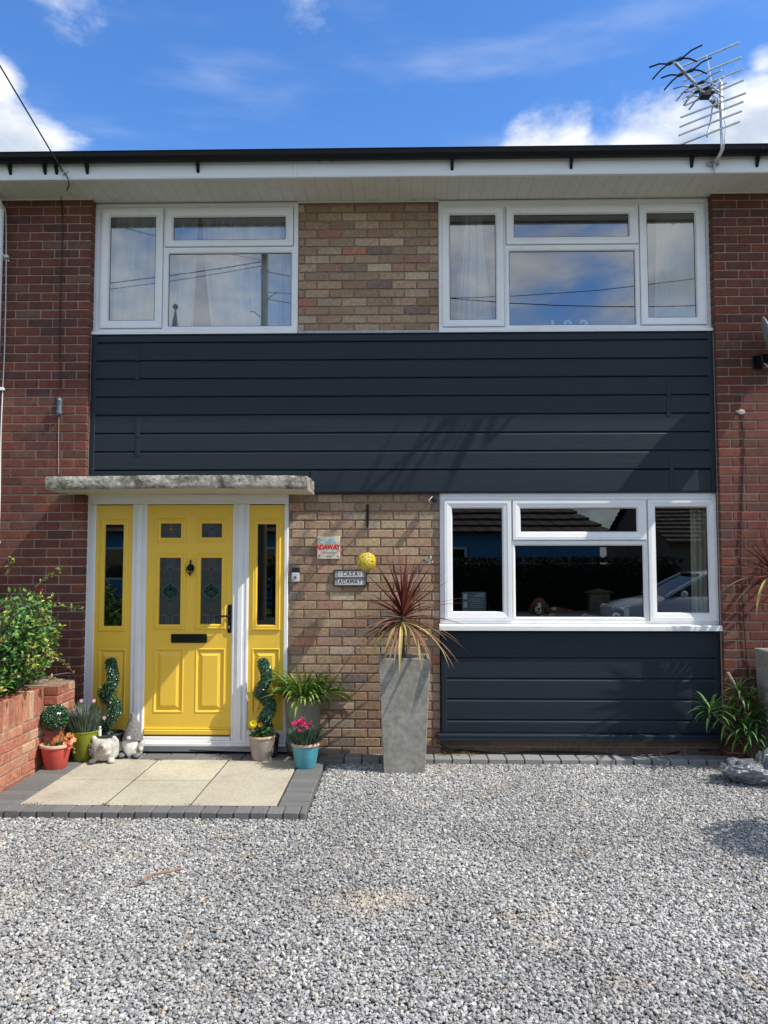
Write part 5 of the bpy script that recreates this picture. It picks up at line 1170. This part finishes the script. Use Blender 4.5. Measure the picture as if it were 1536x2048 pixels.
for q in range(70):
    a = random.uniform(-.5 * PI, .6 * PI); zz = random.uniform(-.055, .05); p = C0 + Vector((-.108 * math.cos(zz * 9), random.uniform(-.07, .06), zz)); p.x = cx - .101 + (.02 if p.y < cy - .055 else 0); b.ball(p, (.010, .010, .010), nu=7, nv=5)
for q in range(26):
    a = random.uniform(0, 2 * PI); r_ = .036 * math.sqrt(random.random()); b.ball((cx - .070 + r_ * .7 * math.cos(a), cy - .080, .150 + r_ * math.sin(a) * 1.2), .008, nu=7, nv=5)
b.build('spines', 'stone_dark', t)
b = MB(); b.ball((cx + .040, cy - .166, .206), .012, nu=12, nv=8); b.build('nose', 'stone_dark', t, smooth=True)
b = MB(); b.lathe([(0, .1895), (.062, .189), (.062, .17)], n=24, cx=cx, cy=cy, cz=.06, sy=.8); b.build('soil', 'soil', t)
b = MB(); b.tube([(cx - .055, cy + .02, .25), (cx - .055, cy + .02, .30)], .014, 10); b.ball((cx - .055, cy + .02, .315), .012, nu=8, nv=6); b.build('chimney', 'tile_white', t)
# gnome
cx, cy = G(264, 1512); cy = -.175; cx = W(265, 1480, cy)[0]; t = thing('gnome', 'stone gnome with tall grey bent hat and long white beard by the doorstep', 'gnome', (cx, cy, .06))
b = MB(); hp = [pxy(265, 1473, cy - .01), pxy(265.5, 1467, cy - .01), pxy(266, 1456, cy - .01), pxy(267, 1445, cy), pxy(267, 1437, cy), pxy(265, 1430, cy), pxy(262.5, 1425.5, cy)]
b.tube(hp, [.080, .074, .058, .042, .027, .016, .010], 28); b.tube([hp[0] + Vector((0, 0, -.006)), hp[0] + Vector((0, 0, .012))], [.083, .080], 28)
for v_ in range(len(b.V)):
    p = Vector(b.V[v_]); b.V[v_] = tuple(p + Vector((0, 0, -.022 * abs((p.x - cx) / .08) ** 2 if p.z < hp[1].z + .02 else 0)))
b.build('hat', 'stone_dark', t, smooth=True, angle=60)
zb = .06; b = MB()
b.ball((cx, cy, zb + .085), (.072, .06, .085), nu=20, nv=14); b.ball((cx, cy, zb + .03), (.082, .062, .035)); 
for s_ in (-1, 1): b.ball((cx + s_ * .075, cy - .02, zb + .085), (.028, .028, .05), T=Matrix.Rotation(s_ * .5, 3, 'Y')); b.ball((cx + s_ * .085, cy - .045, zb + .062), (.020, .02, .017))
b.build('body', 'stone_pale', t, remesh=.006)
b = MB()
for q in range(26):
    u = (q + .5) / 26 * 2 - 1; ln = .15 * (1 - .35 * abs(u) ** 1.5); b.tube([(cx + u * .052, cy - .055 + .02 * u * u, zb + .166), (cx + u * .060, cy - .080 + .02 * u * u, zb + .11), (cx + u * .045 + .003 * math.sin(q * 2), cy - .082 + .015 * u * u, zb + .152 - ln * .8), (cx + u * .03, cy - .072, zb + .152 - ln)], [.006, .0075, .006, .003], 7)
b.build('beard', mat('beard_white', (.66, .65, .60), .85, nscale=40, nvar=.15, bump=.4), t, smooth=True)
b = MB(); b.ball((cx, cy - .092, zb + .163), (.019, .018, .017), nu=14, nv=10); b.build('nose', 'stone_pale', t, smooth=True)
for s_ in (-1, 1):
    b = MB(); b.ball((cx + s_ * .062, cy - .07, zb + .022), (.030, .036, .022), nu=14, nv=10); b.build('boot', 'stone_dark', t, smooth=True)
# tall square concrete planters with cordylines
def square_planter(t, cx, cyf, z0, wb, wt, h):
    b = MB(); yb0, yb1 = cyf, cyf + .27; yt0, yt1 = cyf - .035, cyf + .29
    def q(w_, y0, y1, z): return [(cx - w_ / 2, y0, z), (cx + w_ / 2, y0, z), (cx + w_ / 2, y1, z), (cx - w_ / 2, y1, z)]
    V = q(wb, yb0, yb1, z0) + q(wt, yt0, yt1, z0 + h) + q(wt - .05, yt0 + .025, yt1 - .025, z0 + h) + q(wt - .07, yt0 + .035, yt1 - .035, z0 + h - .07)
    F = [(i * 4 + k, i * 4 + (k + 1) % 4, (i + 1) * 4 + (k + 1) % 4, (i + 1) * 4 + k) for i in range(3) for k in range(4)] + [(0, 3, 2, 1), (12, 13, 14, 15)]
    b.add(V, F); b.build('planter', 'planter_concrete', t, bevel=.005)
    b = MB(); z = z0 + h - .062; b.add([(cx - wt / 2 + .034, yt0 + .034, z), (cx + wt / 2 - .034, yt0 + .034, z), (cx + wt / 2 - .034, yt1 - .034, z), (cx - wt / 2 + .034, yt1 - .034, z)], [(0, 1, 2, 3)]); b.build('soil', 'soil', t)
    g = MB()
    for _ in range(26):
        p = Vector((cx + random.uniform(-.14, .14), random.uniform(yt0 + .05, yt1 - .05), z + .015)); g.ball(p, (random.uniform(.012, .03), random.uniform(.012, .03), random.uniform(.012, .025)), jc((.4, .4, .38), .4), nu=7, nv=5)
    g.build('cobbles', mat('cobble' + t.name, attr=True, rough=.5, nscale=30, nvar=.2), t); return (cx, (yt0 + yt1) / 2, z)
RED = [(.12, .028, .018), (.075, .018, .014), (.16, .048, .032), (.22, .09, .055), (.13, .04, .024)]
def cordyline(t, cr_, top, dead, n=120, L0=.46, seed=1):
    rnd = random.Random(seed); c = Vector(top); b = MB(); b.tube([Vector((cr_[0], cr_[1], cr_[2] - .02)), Vector((c.x - .004, cr_[1], (cr_[2] + c.z) / 2)), c], [.017, .015, .02], 10, col=(.16, .12, .08)); b.build('stem', 'bark', t)
    b = MB()
    for i in range(n):
        u = i / n; a = i * 2.39996 + rnd.uniform(-.3, .3)
        el = 1.45 - 2.1 * u + rnd.uniform(-.12, .12); h_ = math.cos(el); d = Vector((h_ * math.cos(a), h_ * math.sin(a) * .75, math.sin(el)))
        if el < -.25: d.z = -.25
        L_ = (L0 * 1.06 if u < .6 else L0 * 1.12) * rnd.uniform(.72, 1.05)
        if d.y > .1: L_ *= .62
        d = (d + Vector((rnd.uniform(-.10, .10), rnd.uniform(-.08, .08), 0))).normalized()
        k_ = rnd.choice(RED); p = c + Vector((0, 0, .05 - .12 * u)) + d * .012
        b.blade(p, d, L_, rnd.uniform(.022, .033), 9, .10 + 1.3 * u * u, tuple(q * rnd.uniform(.8, 1.25) for q in k_), fold=.35, taper=.25, tip=(tuple(q * 1.6 for q in k_) if u < .62 else (.26, .17, .09)))
    b.build('leaves', 'leaf_matt', t)
    b = MB()
    for (dx, dy, L_, w_, dr) in dead:
        b.blade(c + Vector((dx * .02, -.02, -.05)), (dx, dy, -.15), L_, w_, 10, dr, rnd.choice([(.42, .32, .10), (.48, .38, .13), (.36, .26, .09)]), fold=.25, taper=.55)
    b.build('dry_leaves', 'leaf_matt', t)
pfx, pfy = G(809, 1547, .02); t = thing('tall_planter', 'tall tapered grey planter with red cordyline in front of the brick panel', 'planter', (pfx, pfy + .15, .01), 'tall square concrete planters')
cr_ = square_planter(t, pfx, pfy, .01, .315, .40, .885)
dead = [(-.55, -.55, .50, .024, 2.4), (-.05, -.6, .52, .028, 3.2), (.28, -.6, .50, .028, 2.8), (.62, -.4, .56, .020, 2.0), (-.3, -.6, .48, .026, 2.8), (.14, -.55, .30, .032, 3.2), (-.9, -.1, .48, .018, 1.3), (-1.0, -.1, .42, .018, .6)]
tp = pxy(806, 1231, cr_[1]); cordyline(t, cr_, (tp.x, cr_[1], tp.z), dead, n=100, L0=.49, seed=4)
rx, ry = G(1523, 1545, .02); t = thing('tall_planter', 'tall grey concrete planter with red cordyline cut off by the right edge', 'planter', (rx + .29, ry + .15, .01), 'tall square concrete planters')
cr_ = square_planter(t, rx + .29, ry - .02, .01, .315, .40, .93)
tp = pxy(1538, 1140, cr_[1]); cordyline(t, cr_, (tp.x + .02, cr_[1], tp.z), dead[:4], n=62, L0=.44, seed=9)
# corner plant with long narrow leaves
cx, cy = G(1480, 1500); t = thing('corner_plant', 'bushy plant with long narrow green leaves in the right corner', 'plant', (cx, -.24, .02)); b = MB(); sm = MB()
def whorl(c, n_, L_, dr, cols, up_=.5):
    for i in range(n_):
        a = i * 2.4 + random.uniform(-.3, .3); u = i / n_; b.blade(c + Vector((0, 0, .03 - u * .06)), Vector((math.cos(a), math.sin(a) * .8, up_ + .7 - 1.3 * u)), L_ * random.uniform(.75, 1.05), random.uniform(.014, .02), 7, dr * (.5 + u), jc(random.choice(cols), .2), taper=.5, fold=.2)
GRN = [(.06, .15, .03), (.09, .20, .045), (.04, .10, .025), (.14, .26, .07)]
for (px, py, yy, n_, L_) in ((1422, 1424, -.34, 30, .24), (1478, 1385, -.30, 26, .22), (1500, 1405, -.25, 26, .24), (1460, 1440, -.26, 34, .25), (1490, 1460, -.30, 34, .24), (1512, 1440, -.28, 30, .22), (1475, 1475, -.22, 24, .2), (1505, 1480, -.3, 26, .2)):
    c = pxy(px, py, yy); sm.tube([(cx + random.uniform(-.03, .03), -.24, .0), ((cx + c.x) / 2, (-.24 + yy) / 2, c.z * .6), c], [.010, .008, .006], 7); whorl(c, n_, L_, 2.0, GRN)
c = pxy(1478, 1385, -.30); sm.tube([c, pxy(1466, 1362, -.31), pxy(1456, 1345, -.32)], [.006, .008, .009], 7, col=(.5, .4, .25), mi=1)
b.build('leaves', 'leaf', t); sm.build('stems', ['bark', 'taupe_clay'], t)
for px, py, k_ in ((900, 1487, 10), (893, 1486, 8)):
    pass
# crumpled plastic bag
c0 = Vector((*G(1508, 1566, .03), .03)); b = MB(); bm = bmesh.new(); bmesh.ops.create_icosphere(bm, subdivisions=5, radius=1)
for v in bm.verts:
    d = v.co.copy(); k_ = 1 + .30 * mnoise.noise(d * 1.6 + Vector((3, 1, 2))) + .34 * abs(mnoise.noise(d * 2.9)) - .26 * abs(mnoise.noise(d * 5.3 + Vector((1, 5, 2)))) + .10 * abs(mnoise.noise(d * 12))
    v.co = Vector((d.x * .27 * k_, d.y * .17 * k_, max(-.01, (d.z * .5 + .40) * .19 * k_ * (1.25 if d.x > .1 else .8))))
V = [tuple(v.co + c0 + Vector((.09, .05, 0))) for v in bm.verts]; F = [tuple(v.index for v in f.verts) for f in bm.faces]; bm.free(); b.add(V, F)
tag(b.build('plastic_bag', 'bag_plastic', smooth=True, loc=tuple(c0)), 'crumpled grey plastic bag on the gravel at the right edge', 'bag')
# twig
b = MB(); ta, tb = Vector((*G(272, 1763, .05), .045)), Vector((*G(366, 1738, .05), .055)); b.tube([ta, ta.lerp(tb, .3) + Vector((0, .02, .01)), ta.lerp(tb, .7) + Vector((0, -.012, .008)), tb], [.004, .006, .007, .006], 7); b.tube([ta.lerp(tb, .25), ta.lerp(tb, .2) + Vector((-.03, -.03, .01))], [.004, .002], 5)
tag(b.build('fallen_twig', 'twig', loc=tuple(ta)), 'thin brown twig lying on the gravel', 'twig')
# shrub over the garden wall
sh = thing('garden_shrub', 'leafy green shrub with yellow tipped shoots over the garden wall', 'shrub', (-3.25, -.75, .5))
b = MB(); sm = MB(); lv = []
def shoot(p0, p1, nl, cols, spread=.05, sz=.026, bend=.06):
    p0, p1 = Vector(p0), Vector(p1); m_ = (p0 + p1) / 2 + Vector((random.uniform(-bend, bend), random.uniform(-bend, bend), bend)); pts = [p0.lerp(m_, k_ / 4).lerp(m_.lerp(p1, k_ / 4), k_ / 4) for k_ in range(5)]
    sm.tube(pts, [.006, .005, .004, .003, .002], 5)
    for i in range(nl):
        u = random.uniform(.15, 1.02); q = p0.lerp(m_, min(u, 1)).lerp(m_.lerp(p1, min(u, 1)), min(u, 1)); d = rdir(-.4, 1); b.leaf(q + rdir(-1, 1) * spread * random.random(), d, (rdir(.1, 1) + Vector((.3, -.2, .4))), sz * random.uniform(.7, 1.4), sz * random.uniform(.45, .65), jc(random.choice(cols), .25))
DK = [(.07, .18, .04), (.10, .24, .05), (.035, .10, .03), (.18, .36, .06)]; YL = [(.38, .46, .05), (.28, .40, .06), (.55, .52, .10), (.45, .30, .10)]
for _ in range(270):
    base = Vector((random.uniform(-3.6, -3.0), random.uniform(-1.2, -.35), .5))
    zt = random.uniform(.75, 1.45); rr = .42 * math.sqrt(max(.05, 1 - ((zt - .95) / .62) ** 2)); a = random.uniform(0, 2 * PI)
    end = Vector((-3.06 + rr * math.cos(a) * 1.05, -.80 + rr * math.sin(a) * 1.25, zt))
    end.x = min(end.x, (-2.64 if zt > .8 else -2.80) + random.uniform(-.06, .05)); end.y = min(end.y, -.17)
    shoot(base, end, 44, DK, spread=.09, sz=.045)
for _ in range(34):
    a = random.uniform(-1.9, 1.2); zt = random.uniform(.72, 1.38); rr = .40 * math.sqrt(max(.05, 1 - ((zt - .95) / .62) ** 2)); p = Vector((-3.2 + rr * math.cos(a), -.80 + rr * math.sin(a), zt)); p.x = min(p.x + .2, -2.66); shoot(p, p + Vector((random.uniform(.0, .10), random.uniform(-.12, .03), random.uniform(.0, .10))), 15, YL + DK[1:2], spread=.025, sz=.030, bend=.02)
for (a_, e_, n_) in (((70, 1175, -.55), (122, 1138, -.5), 46), ((80, 1215, -.5), (165, 1218, -.42), 70), ((95, 1300, -.5), (148, 1346, -.45), 18), ((90, 1270, -.55), (118, 1278, -.5), 20), ((10, 1150, -.7), (30, 1118, -.7), 30)):
    shoot(pxy(*a_), pxy(*e_), n_, YL + DK, spread=.025, sz=.024, bend=.03)
for (px, py) in ((84, 1180), (28, 1325), (18, 1290)): b.ball(pxy(px, py, -.55), .010, (.5, .03, .02), nu=7, nv=5)
b.build('foliage', 'leaf', sh); sm.build('branches', 'bark', sh)
# moss and weeds in the paving joints
b = MB()
for (gx, gy) in ((-1.945, -.29), (-1.93, -.3), (-1.37, -.285), (-1.935, -1.40), (-2.4, -1.41), (-1.36, -1.40)):
    for _ in range(38): b.leaf((gx + random.gauss(0, .03), gy + random.gauss(0, .012), .058), rdir(.1, 1), rdir(0, 1), random.uniform(.007, .014), .006, jc((.12, .17, .05), .3))
for q in range(3):
    for _ in range(110):
        u = random.random(); b.leaf(((-1.935, -1.37, -1.37)[q] + random.gauss(0, .003), -1.4 + 1.12 * u, .057), rdir(.1, 1), rdir(0, 1), random.uniform(.003, .007), .004, jc((.13, .15, .06), .3))
for _ in range(70): b.leaf((random.uniform(.30, .62), random.uniform(-.11, -.05), .062), rdir(.1, 1), rdir(0, 1), random.uniform(.015, .035), .008, jc(random.choice([(.10, .15, .04), (.2, .12, .05)]), .3))
tag(b.build('weeds', 'leaf'), 'moss and tiny weeds growing in the paving joints', 'weeds', kind='stuff')
# fallen leaves and bits on the gravel
b = MB()
for _ in range(90):
    p = (random.uniform(-2.6, 2.6), random.uniform(-4.2, -.5), .038)
    if p[0] < -.55 and p[1] > -1.7: continue
    d = rdir(-.1, .3); b.leaf(p, d, rdir(.5, 1), random.uniform(.012, .03), random.uniform(.007, .014), jc(random.choice([(.40, .33, .10), (.22, .12, .06), (.5, .45, .12), (.3, .2, .12), (.12, .15, .05)]), .3))
tag(b.build('leaf_litter', 'leaf_matt'), 'scattered small dry leaves and petals on the gravel', 'leaf litter', kind='stuff')
# unseen tree, added out of view to cast shade on the gravel
nb = thing('added_shade_tree', 'small round headed tree, unseen, added beyond the right edge to shade the gravel', 'tree', (3.95, -2.42, 0)); b = MB(); sm = MB()
for _ in range(2600):
    q = rdir(-.7, 1); p = Vector((3.95, -2.42, 2.0)) + Vector((q.x * .46, q.y * .42, q.z * .45)) * random.uniform(.6, 1.0); b.leaf(p, rdir(-.3, 1), rdir(0, 1), .055, .03, jc(random.choice(DK), .3))
for _ in range(12): e = rdir(.2, 1) * .5; sm.tube([(3.95, -2.42, 1.5), (3.95 + e.x * .4, -2.3 + e.y * .4, 1.75), (3.95 + e.x * .8, -2.3 + e.y * .8, 1.85 + e.z * .9)], [.014, .010, .004], 6)
sm.tube([(3.95, -2.42, -.02), (3.96, -2.3, .8), (3.95, -2.42, 1.6)], [.035, .028, .02], 10); b.build('crown', 'leaf', nb); sm.build('trunk', 'bark', nb)
# ------------------------------------------------------------------ across the street (seen in the glass)
bg_ = thing('bungalow', 'blue rendered bungalow with brown hipped roof across the street, seen in the window glass', 'house', (-2, -22, 0))
b = MB(); BX0, BX1, BY0, BY1, EZ, RZ = -16, 7.2, -29, -21.4, 2.6, 6.2
b.box(BX0, BX1, BY0, BY1, -.05, EZ); b.build('wall', 'render_blue', bg_)
b = MB(); o_ = .4; e = [(BX0 - o_, BY0 - o_, EZ), (BX1 + o_, BY0 - o_, EZ), (BX1 + o_, BY1 + o_, EZ), (BX0 - o_, BY1 + o_, EZ)]; r0, r1 = (BX0 + 4, (BY0 + BY1) / 2, RZ), (BX1 - 5.2, (BY0 + BY1) / 2, RZ)
def slope(p0, p1, q0, q1, n=15, m=44):
    p0, p1, q0, q1 = map(Vector, (p0, p1, q0, q1)); nr = (p1 - p0).cross(q0 - p0).normalized()
    if nr.z < 0: nr = -nr
    for i in range(n):
        a, c, d, f = p0.lerp(q0, i / n), p1.lerp(q1, i / n), p1.lerp(q1, (i + 1) / n), p0.lerp(q0, (i + 1) / n)
        for j in range(m):
            u0, u1 = j / m, (j + .9) / m
            b.add([a.lerp(c, u0) + nr * .08, a.lerp(c, u1) + nr * .08, f.lerp(d, u1) + nr * .01, f.lerp(d, u0) + nr * .01, a.lerp(c, u0), a.lerp(c, u1)], [(0, 1, 2, 3), (4, 5, 1, 0)], jc((.1, .07, .055), .3))
        b.add([a, c, d, f], [(0, 1, 2, 3)])
slope(e[3], e[2], r0, r1); slope(e[1], e[0], r1, r0, m=20); slope(e[2], e[1], r1, r1, m=14); slope(e[0], e[3], r0, r0, m=14)
b.build('roof', 'bungalow_tile', bg_)
for (xa, xb, za, zb) in ((-12, -9.5, .9, 2.1), (-5.5, -3.5, .9, 2.1), (.5, 2.4, .9, 2.1)):
    b = MB(); b.ring((xa, xb, za, zb), [(0, BY1), (0, BY1 + .05), (.08, BY1 + .05), (.08, BY1 + .01)]); b.box((xa + xb) / 2 - .04, (xa + xb) / 2 + .04, BY1 + .005, BY1 + .045, za + .08, zb - .08); f = b.build('window', 'upvc', bg_)
    b = MB(); b.add([(xa + .06, BY1 + .012, za + .06), (xb - .06, BY1 + .012, za + .06), (xb - .06, BY1 + .012, zb - .06), (xa + .06, BY1 + .012, zb - .06)], [(0, 1, 2, 3)]); b.build('glass', 'car_glass', f)
b = MB(); b.box(-8, -7.1, BY1, BY1 + .06, -.05, 2.0, c=.01); b.build('door', 'wood_dark', bg_)
b2 = thing('outbuilding', 'low gabled outbuilding to the right across the street, seen in the right window pane', 'house', (12, -23, 0))
b = MB(); GX0, GX1, GY0, GY1 = 9.2, 17, -28, -20; b.box(GX0, GX1, GY0, GY1, -.05, 2.3); gx = (GX0 + GX1) / 2; b.add([(GX0 + .001, GY1, 2.3), (GX0 + .001, GY0, 2.3), (GX0 + .001, -24, 4.0), (GX1 - .001, GY1, 2.3), (GX1 - .001, GY0, 2.3), (GX1 - .001, -24, 4.0)], [(0, 1, 2), (5, 4, 3)]); b.build('wall', 'mortar_tan', b2)
b = MB(); slope((GX0 - .2, GY1 + .4, 2.2), (GX1 + .2, GY1 + .4, 2.2), (GX0 - .2, -24, 4.1), (GX1 + .2, -24, 4.1), 12, 24); slope((GX0 - .2, GY0 - .4, 2.2), (GX1 + .2, GY0 - .4, 2.2), (GX0 - .2, -24, 4.1), (GX1 + .2, -24, 4.1), 12, 24); b.build('roof', 'bungalow_tile', b2)
b = MB(); b.ring((11.5, 14, 1, 2.2), [(0, GY1), (0, GY1 + .05), (.08, GY1 + .05), (.08, GY1 + .01)]); b.add([(11.56, GY1 + .012, 1.06), (13.94, GY1 + .012, 1.06), (13.94, GY1 + .012, 2.14), (11.56, GY1 + .012, 2.14)], [(0, 1, 2, 3)]); b.build('window', 'upvc', b2)
def hedge(lab, x0, x1, y0, y1, z1, n):
    b = MB(); b.box(x0 + .1, x1 - .1, y0 + .1, y1 - .1, -.05, z1 - .1, col=(.02, .04, .012))
    for _ in range(n):
        f = random.random(); p = Vector((random.uniform(x0, x1), y1 if f < .6 else random.uniform(y0, y1), z1 if f >= .6 else random.uniform(0, z1))) + rdir(-1, 1) * .05
        b.leaf(p, rdir(-.3, 1), rdir(-.2, 1) + Vector((0, 1, 0)), .13, .08, jc((.018, .028, .010), .4))
    return tag(b.build('hedge', 'hedge_leaf', loc=((x0 + x1) / 2, (y0 + y1) / 2, 0)), lab, 'hedge')
hedge('long dark clipped hedge in front of the blue bungalow across the street', -4, 8.5, -17.9, -16.9, 1.6, 9000)
# telegraph pole with cross arms and wires
px_, pz_ = W(529, 600, 15.4); _, top = W(529, 506, 15.4); POX, POY = px_, -15.4
t = thing('telegraph_pole', 'tall wooden telegraph pole reflected in the left upstairs window', 'pole', (POX, POY, 0))
b = MB(); b.tube([(POX, POY, -.1), (POX, POY, top * .5), (POX, POY, top)], [.14, .12, .10], 14); b.build('pole', 'wood_pole', t, smooth=True, angle=60)
for zz, s_ in ((top - 1.75, -1), (top - 1.2, 1)):
    b = MB(); b.tube([(POX, POY, zz - .25), (POX + s_ * .3, POY, zz), (POX + s_ * .42, POY, zz + .02)], .018, 6); b.build('foot_peg', 'galvanised', t)
b = MB(); b.lathe([(.09, 0), (.12, .02), (.12, .1), (.06, .14)], n=12, cx=POX, cy=POY, cz=top - .6); b.build('wire_ring', 'wood_dark', t)
def wire(lab, pts, r_=.012):
    P0, P1, sag = Vector(pts[0]), Vector(pts[1]), pts[2]; b = MB(); b.tube([P0.lerp(P1, k / 16) - Vector((0, 0, sag * 4 * (k / 16) * (1 - k / 16))) for k in range(17)], r_, 5); tag(b.build('overhead_wire', 'cable_black', loc=tuple(P0)), lab, 'wire', 'wires strung from the telegraph pole')
tz = top - .25
def fw(px, py, Y): a, c = W(px, py, Y); return Vector((a, -Y, c))
for i, (q, sg) in enumerate(((Vector((-30, -17, tz - .2)), .8), (Vector((-30, -14, tz - .6)), 1.2), (fw(1900, 560, 15), .9), (fw(1900, 450, 15), .9), (fw(1900, 660, 14), .7))):
    wire('thin black wire reflected in the upstairs glass ' + ('running left from the pole top', 'running left just below the top wire', 'running right and low across the panes', 'running right and rising across the panes', 'running right and lowest of all')[i], (Vector((POX, POY, tz - (0, .12, .3, .9, 1.1)[i])), q, sg), .010 if i % 2 else .013)
# church spire far off
sx_, sz_ = W(351, 613, 60); t = thing('church_spire', 'distant slate church spire reflected low in the left upstairs window', 'spire', (sx_, -60, 0)); b = MB(); b.box(sx_ - 2.6, sx_ + 2.6, -62.6, -57.4, 0, sz_ - 9.5); b.build('tower', 'mortar_tan', t)
b = MB(); n_ = 8; b.add([(sx_ + 1.7 * math.cos(2 * PI * k / n_), -60 + 1.7 * math.sin(2 * PI * k / n_), sz_ - 9.5) for k in range(n_)] + [(sx_, -60, sz_)], [(k, (k + 1) % n_, n_) for k in range(n_)]); b.ball((sx_, -60, sz_), .25); b.build('spire', 'church_slate', t)
# parked cars on the street
def make_car(lab, X, Y, m, flip=1):
    """nose towards -x; loft of cross sections along the length"""
    t = thing('parked_car', lab, 'car', (X + 2.1, Y, -.05), 'cars parked in the street'); z0 = -.05
    st = [(0, .30, .62, .55), (.06, .24, .70, .68), (.35, .22, .80, .80), (.9, .22, .90, .86), (1.25, .22, .97, .88), (2.1, .22, .97, .89), (3.0, .22, .98, .89), (3.6, .24, 1.0, .86), (4.0, .28, .98, .78), (4.12, .36, .88, .66)]
    b = MB(); vs = []; K = 12
    for (x, lo, hi, w_) in st:
        pr = [(-w_ * .9, lo), (-w_, lo + .12), (-w_, (lo + hi) / 2), (-w_ * .97, hi - .08), (-w_ * .86, hi), (-w_ * .4, hi + .02), (w_ * .4, hi + .02), (w_ * .86, hi), (w_ * .97, hi - .08), (w_, (lo + hi) / 2), (w_, lo + .12), (w_ * .9, lo)]
        vs += [(X + x, Y + a, z0 + c) for a, c in pr]
    b.add(vs, [(i * K + k, i * K + (k + 1) % K, (i + 1) * K + (k + 1) % K, (i + 1) * K + k) for i in range(len(st) - 1) for k in range(K)] + [tuple(range(K))[::-1], tuple(range((len(st) - 1) * K, len(st) * K))])
    body = b.build('body', m, t, smooth=True, angle=50)
    cb = [(1.02, .96, .80, 0), (1.85, 1.40, .64, 1), (2.4, 1.46, .62, 1), (3.2, 1.42, .62, 1), (3.95, 1.0, .74, 0)]
    b = MB(); vs = []
    for (x, h, w_, _) in cb: vs += [(X + x, Y - .80, z0 + .95), (X + x, Y - w_, z0 + h - .02), (X + x, Y + w_, z0 + h - .02), (X + x, Y + .80, z0 + .95)]
    b.add(vs, [(i * 4 + k, i * 4 + k + 1, (i + 1) * 4 + k + 1, (i + 1) * 4 + k) for i in range(4) for k in range(3)]); b.build('windows', 'car_glass', t, smooth=False)
    b = MB(); vs = []
    for (x, h, w_) in ((1.80, 1.395, .60), (1.95, 1.43, .64), (2.4, 1.475, .64), (3.2, 1.435, .64), (3.36, 1.38, .60)): vs += [(X + x, Y - w_, z0 + h - .03), (X + x, Y - w_ * .8, z0 + h + .01), (X + x, Y + w_ * .8, z0 + h + .01), (X + x, Y + w_, z0 + h - .03)]
    b.add(vs, [(i * 4 + k, i * 4 + k + 1, (i + 1) * 4 + k + 1, (i + 1) * 4 + k) for i in range(4) for k in range(3)])
    for s_ in (-1, 1):
        for (xa, za, wa, xb, zb, wb) in ((1.02, .95, .80, 1.85, 1.38, .65), (2.55, .97, .81, 2.5, 1.42, .65), (3.95, .98, .75, 3.25, 1.38, .64)): b.tube([(X + xa, Y + s_ * wa, z0 + za), (X + xb, Y + s_ * wb, z0 + zb)], .035, 6)
    b.build('roof', m, t, smooth=True, angle=60)
    for xx in (.78, 3.32):
        for s_ in (-1, 1):
            b = MB(); b.tube([(X + xx, Y + s_ * .70, z0 + .31), (X + xx, Y + s_ * .90, z0 + .31)], .31, 24); wh = b.build('wheel', 'tyre', t, smooth=True, angle=40); b = MB(); b.tube([(X + xx, Y + s_ * .86, z0 + .31), (X + xx, Y + s_ * .912, z0 + .31)], .2, 20); b.build('rim', 'galvanised', wh, smooth=True, angle=40)
    for s_ in (-1, 1):
        b = MB(); b.ball((X + .12, Y + s_ * .60, z0 + .66), (.10, .16, .07)); b.build('headlight', 'lamp_glass', t, smooth=True)
        b = MB(); b.ball((X + 4.06, Y + s_ * .60, z0 + .80), (.06, .12, .09)); b.build('tail_light', 'lamp_red', t, smooth=True)
        b = MB(); b.ball((X + 1.32, Y + s_ * .98, z0 + 1.0), (.07, .10, .07)); b.build('wing_mirror', m, t, smooth=True)
cxr, _ = W(1212, 1200, 10.2); make_car('white hatchback parked in the street, reflected in the living room window', cxr, -10.2, 'car_white')
cxr, _ = W(1300, 1140, 13.9); make_car('blue car parked across the street, seen above the white one in the glass', cxr, -13.9, 'car_blue')
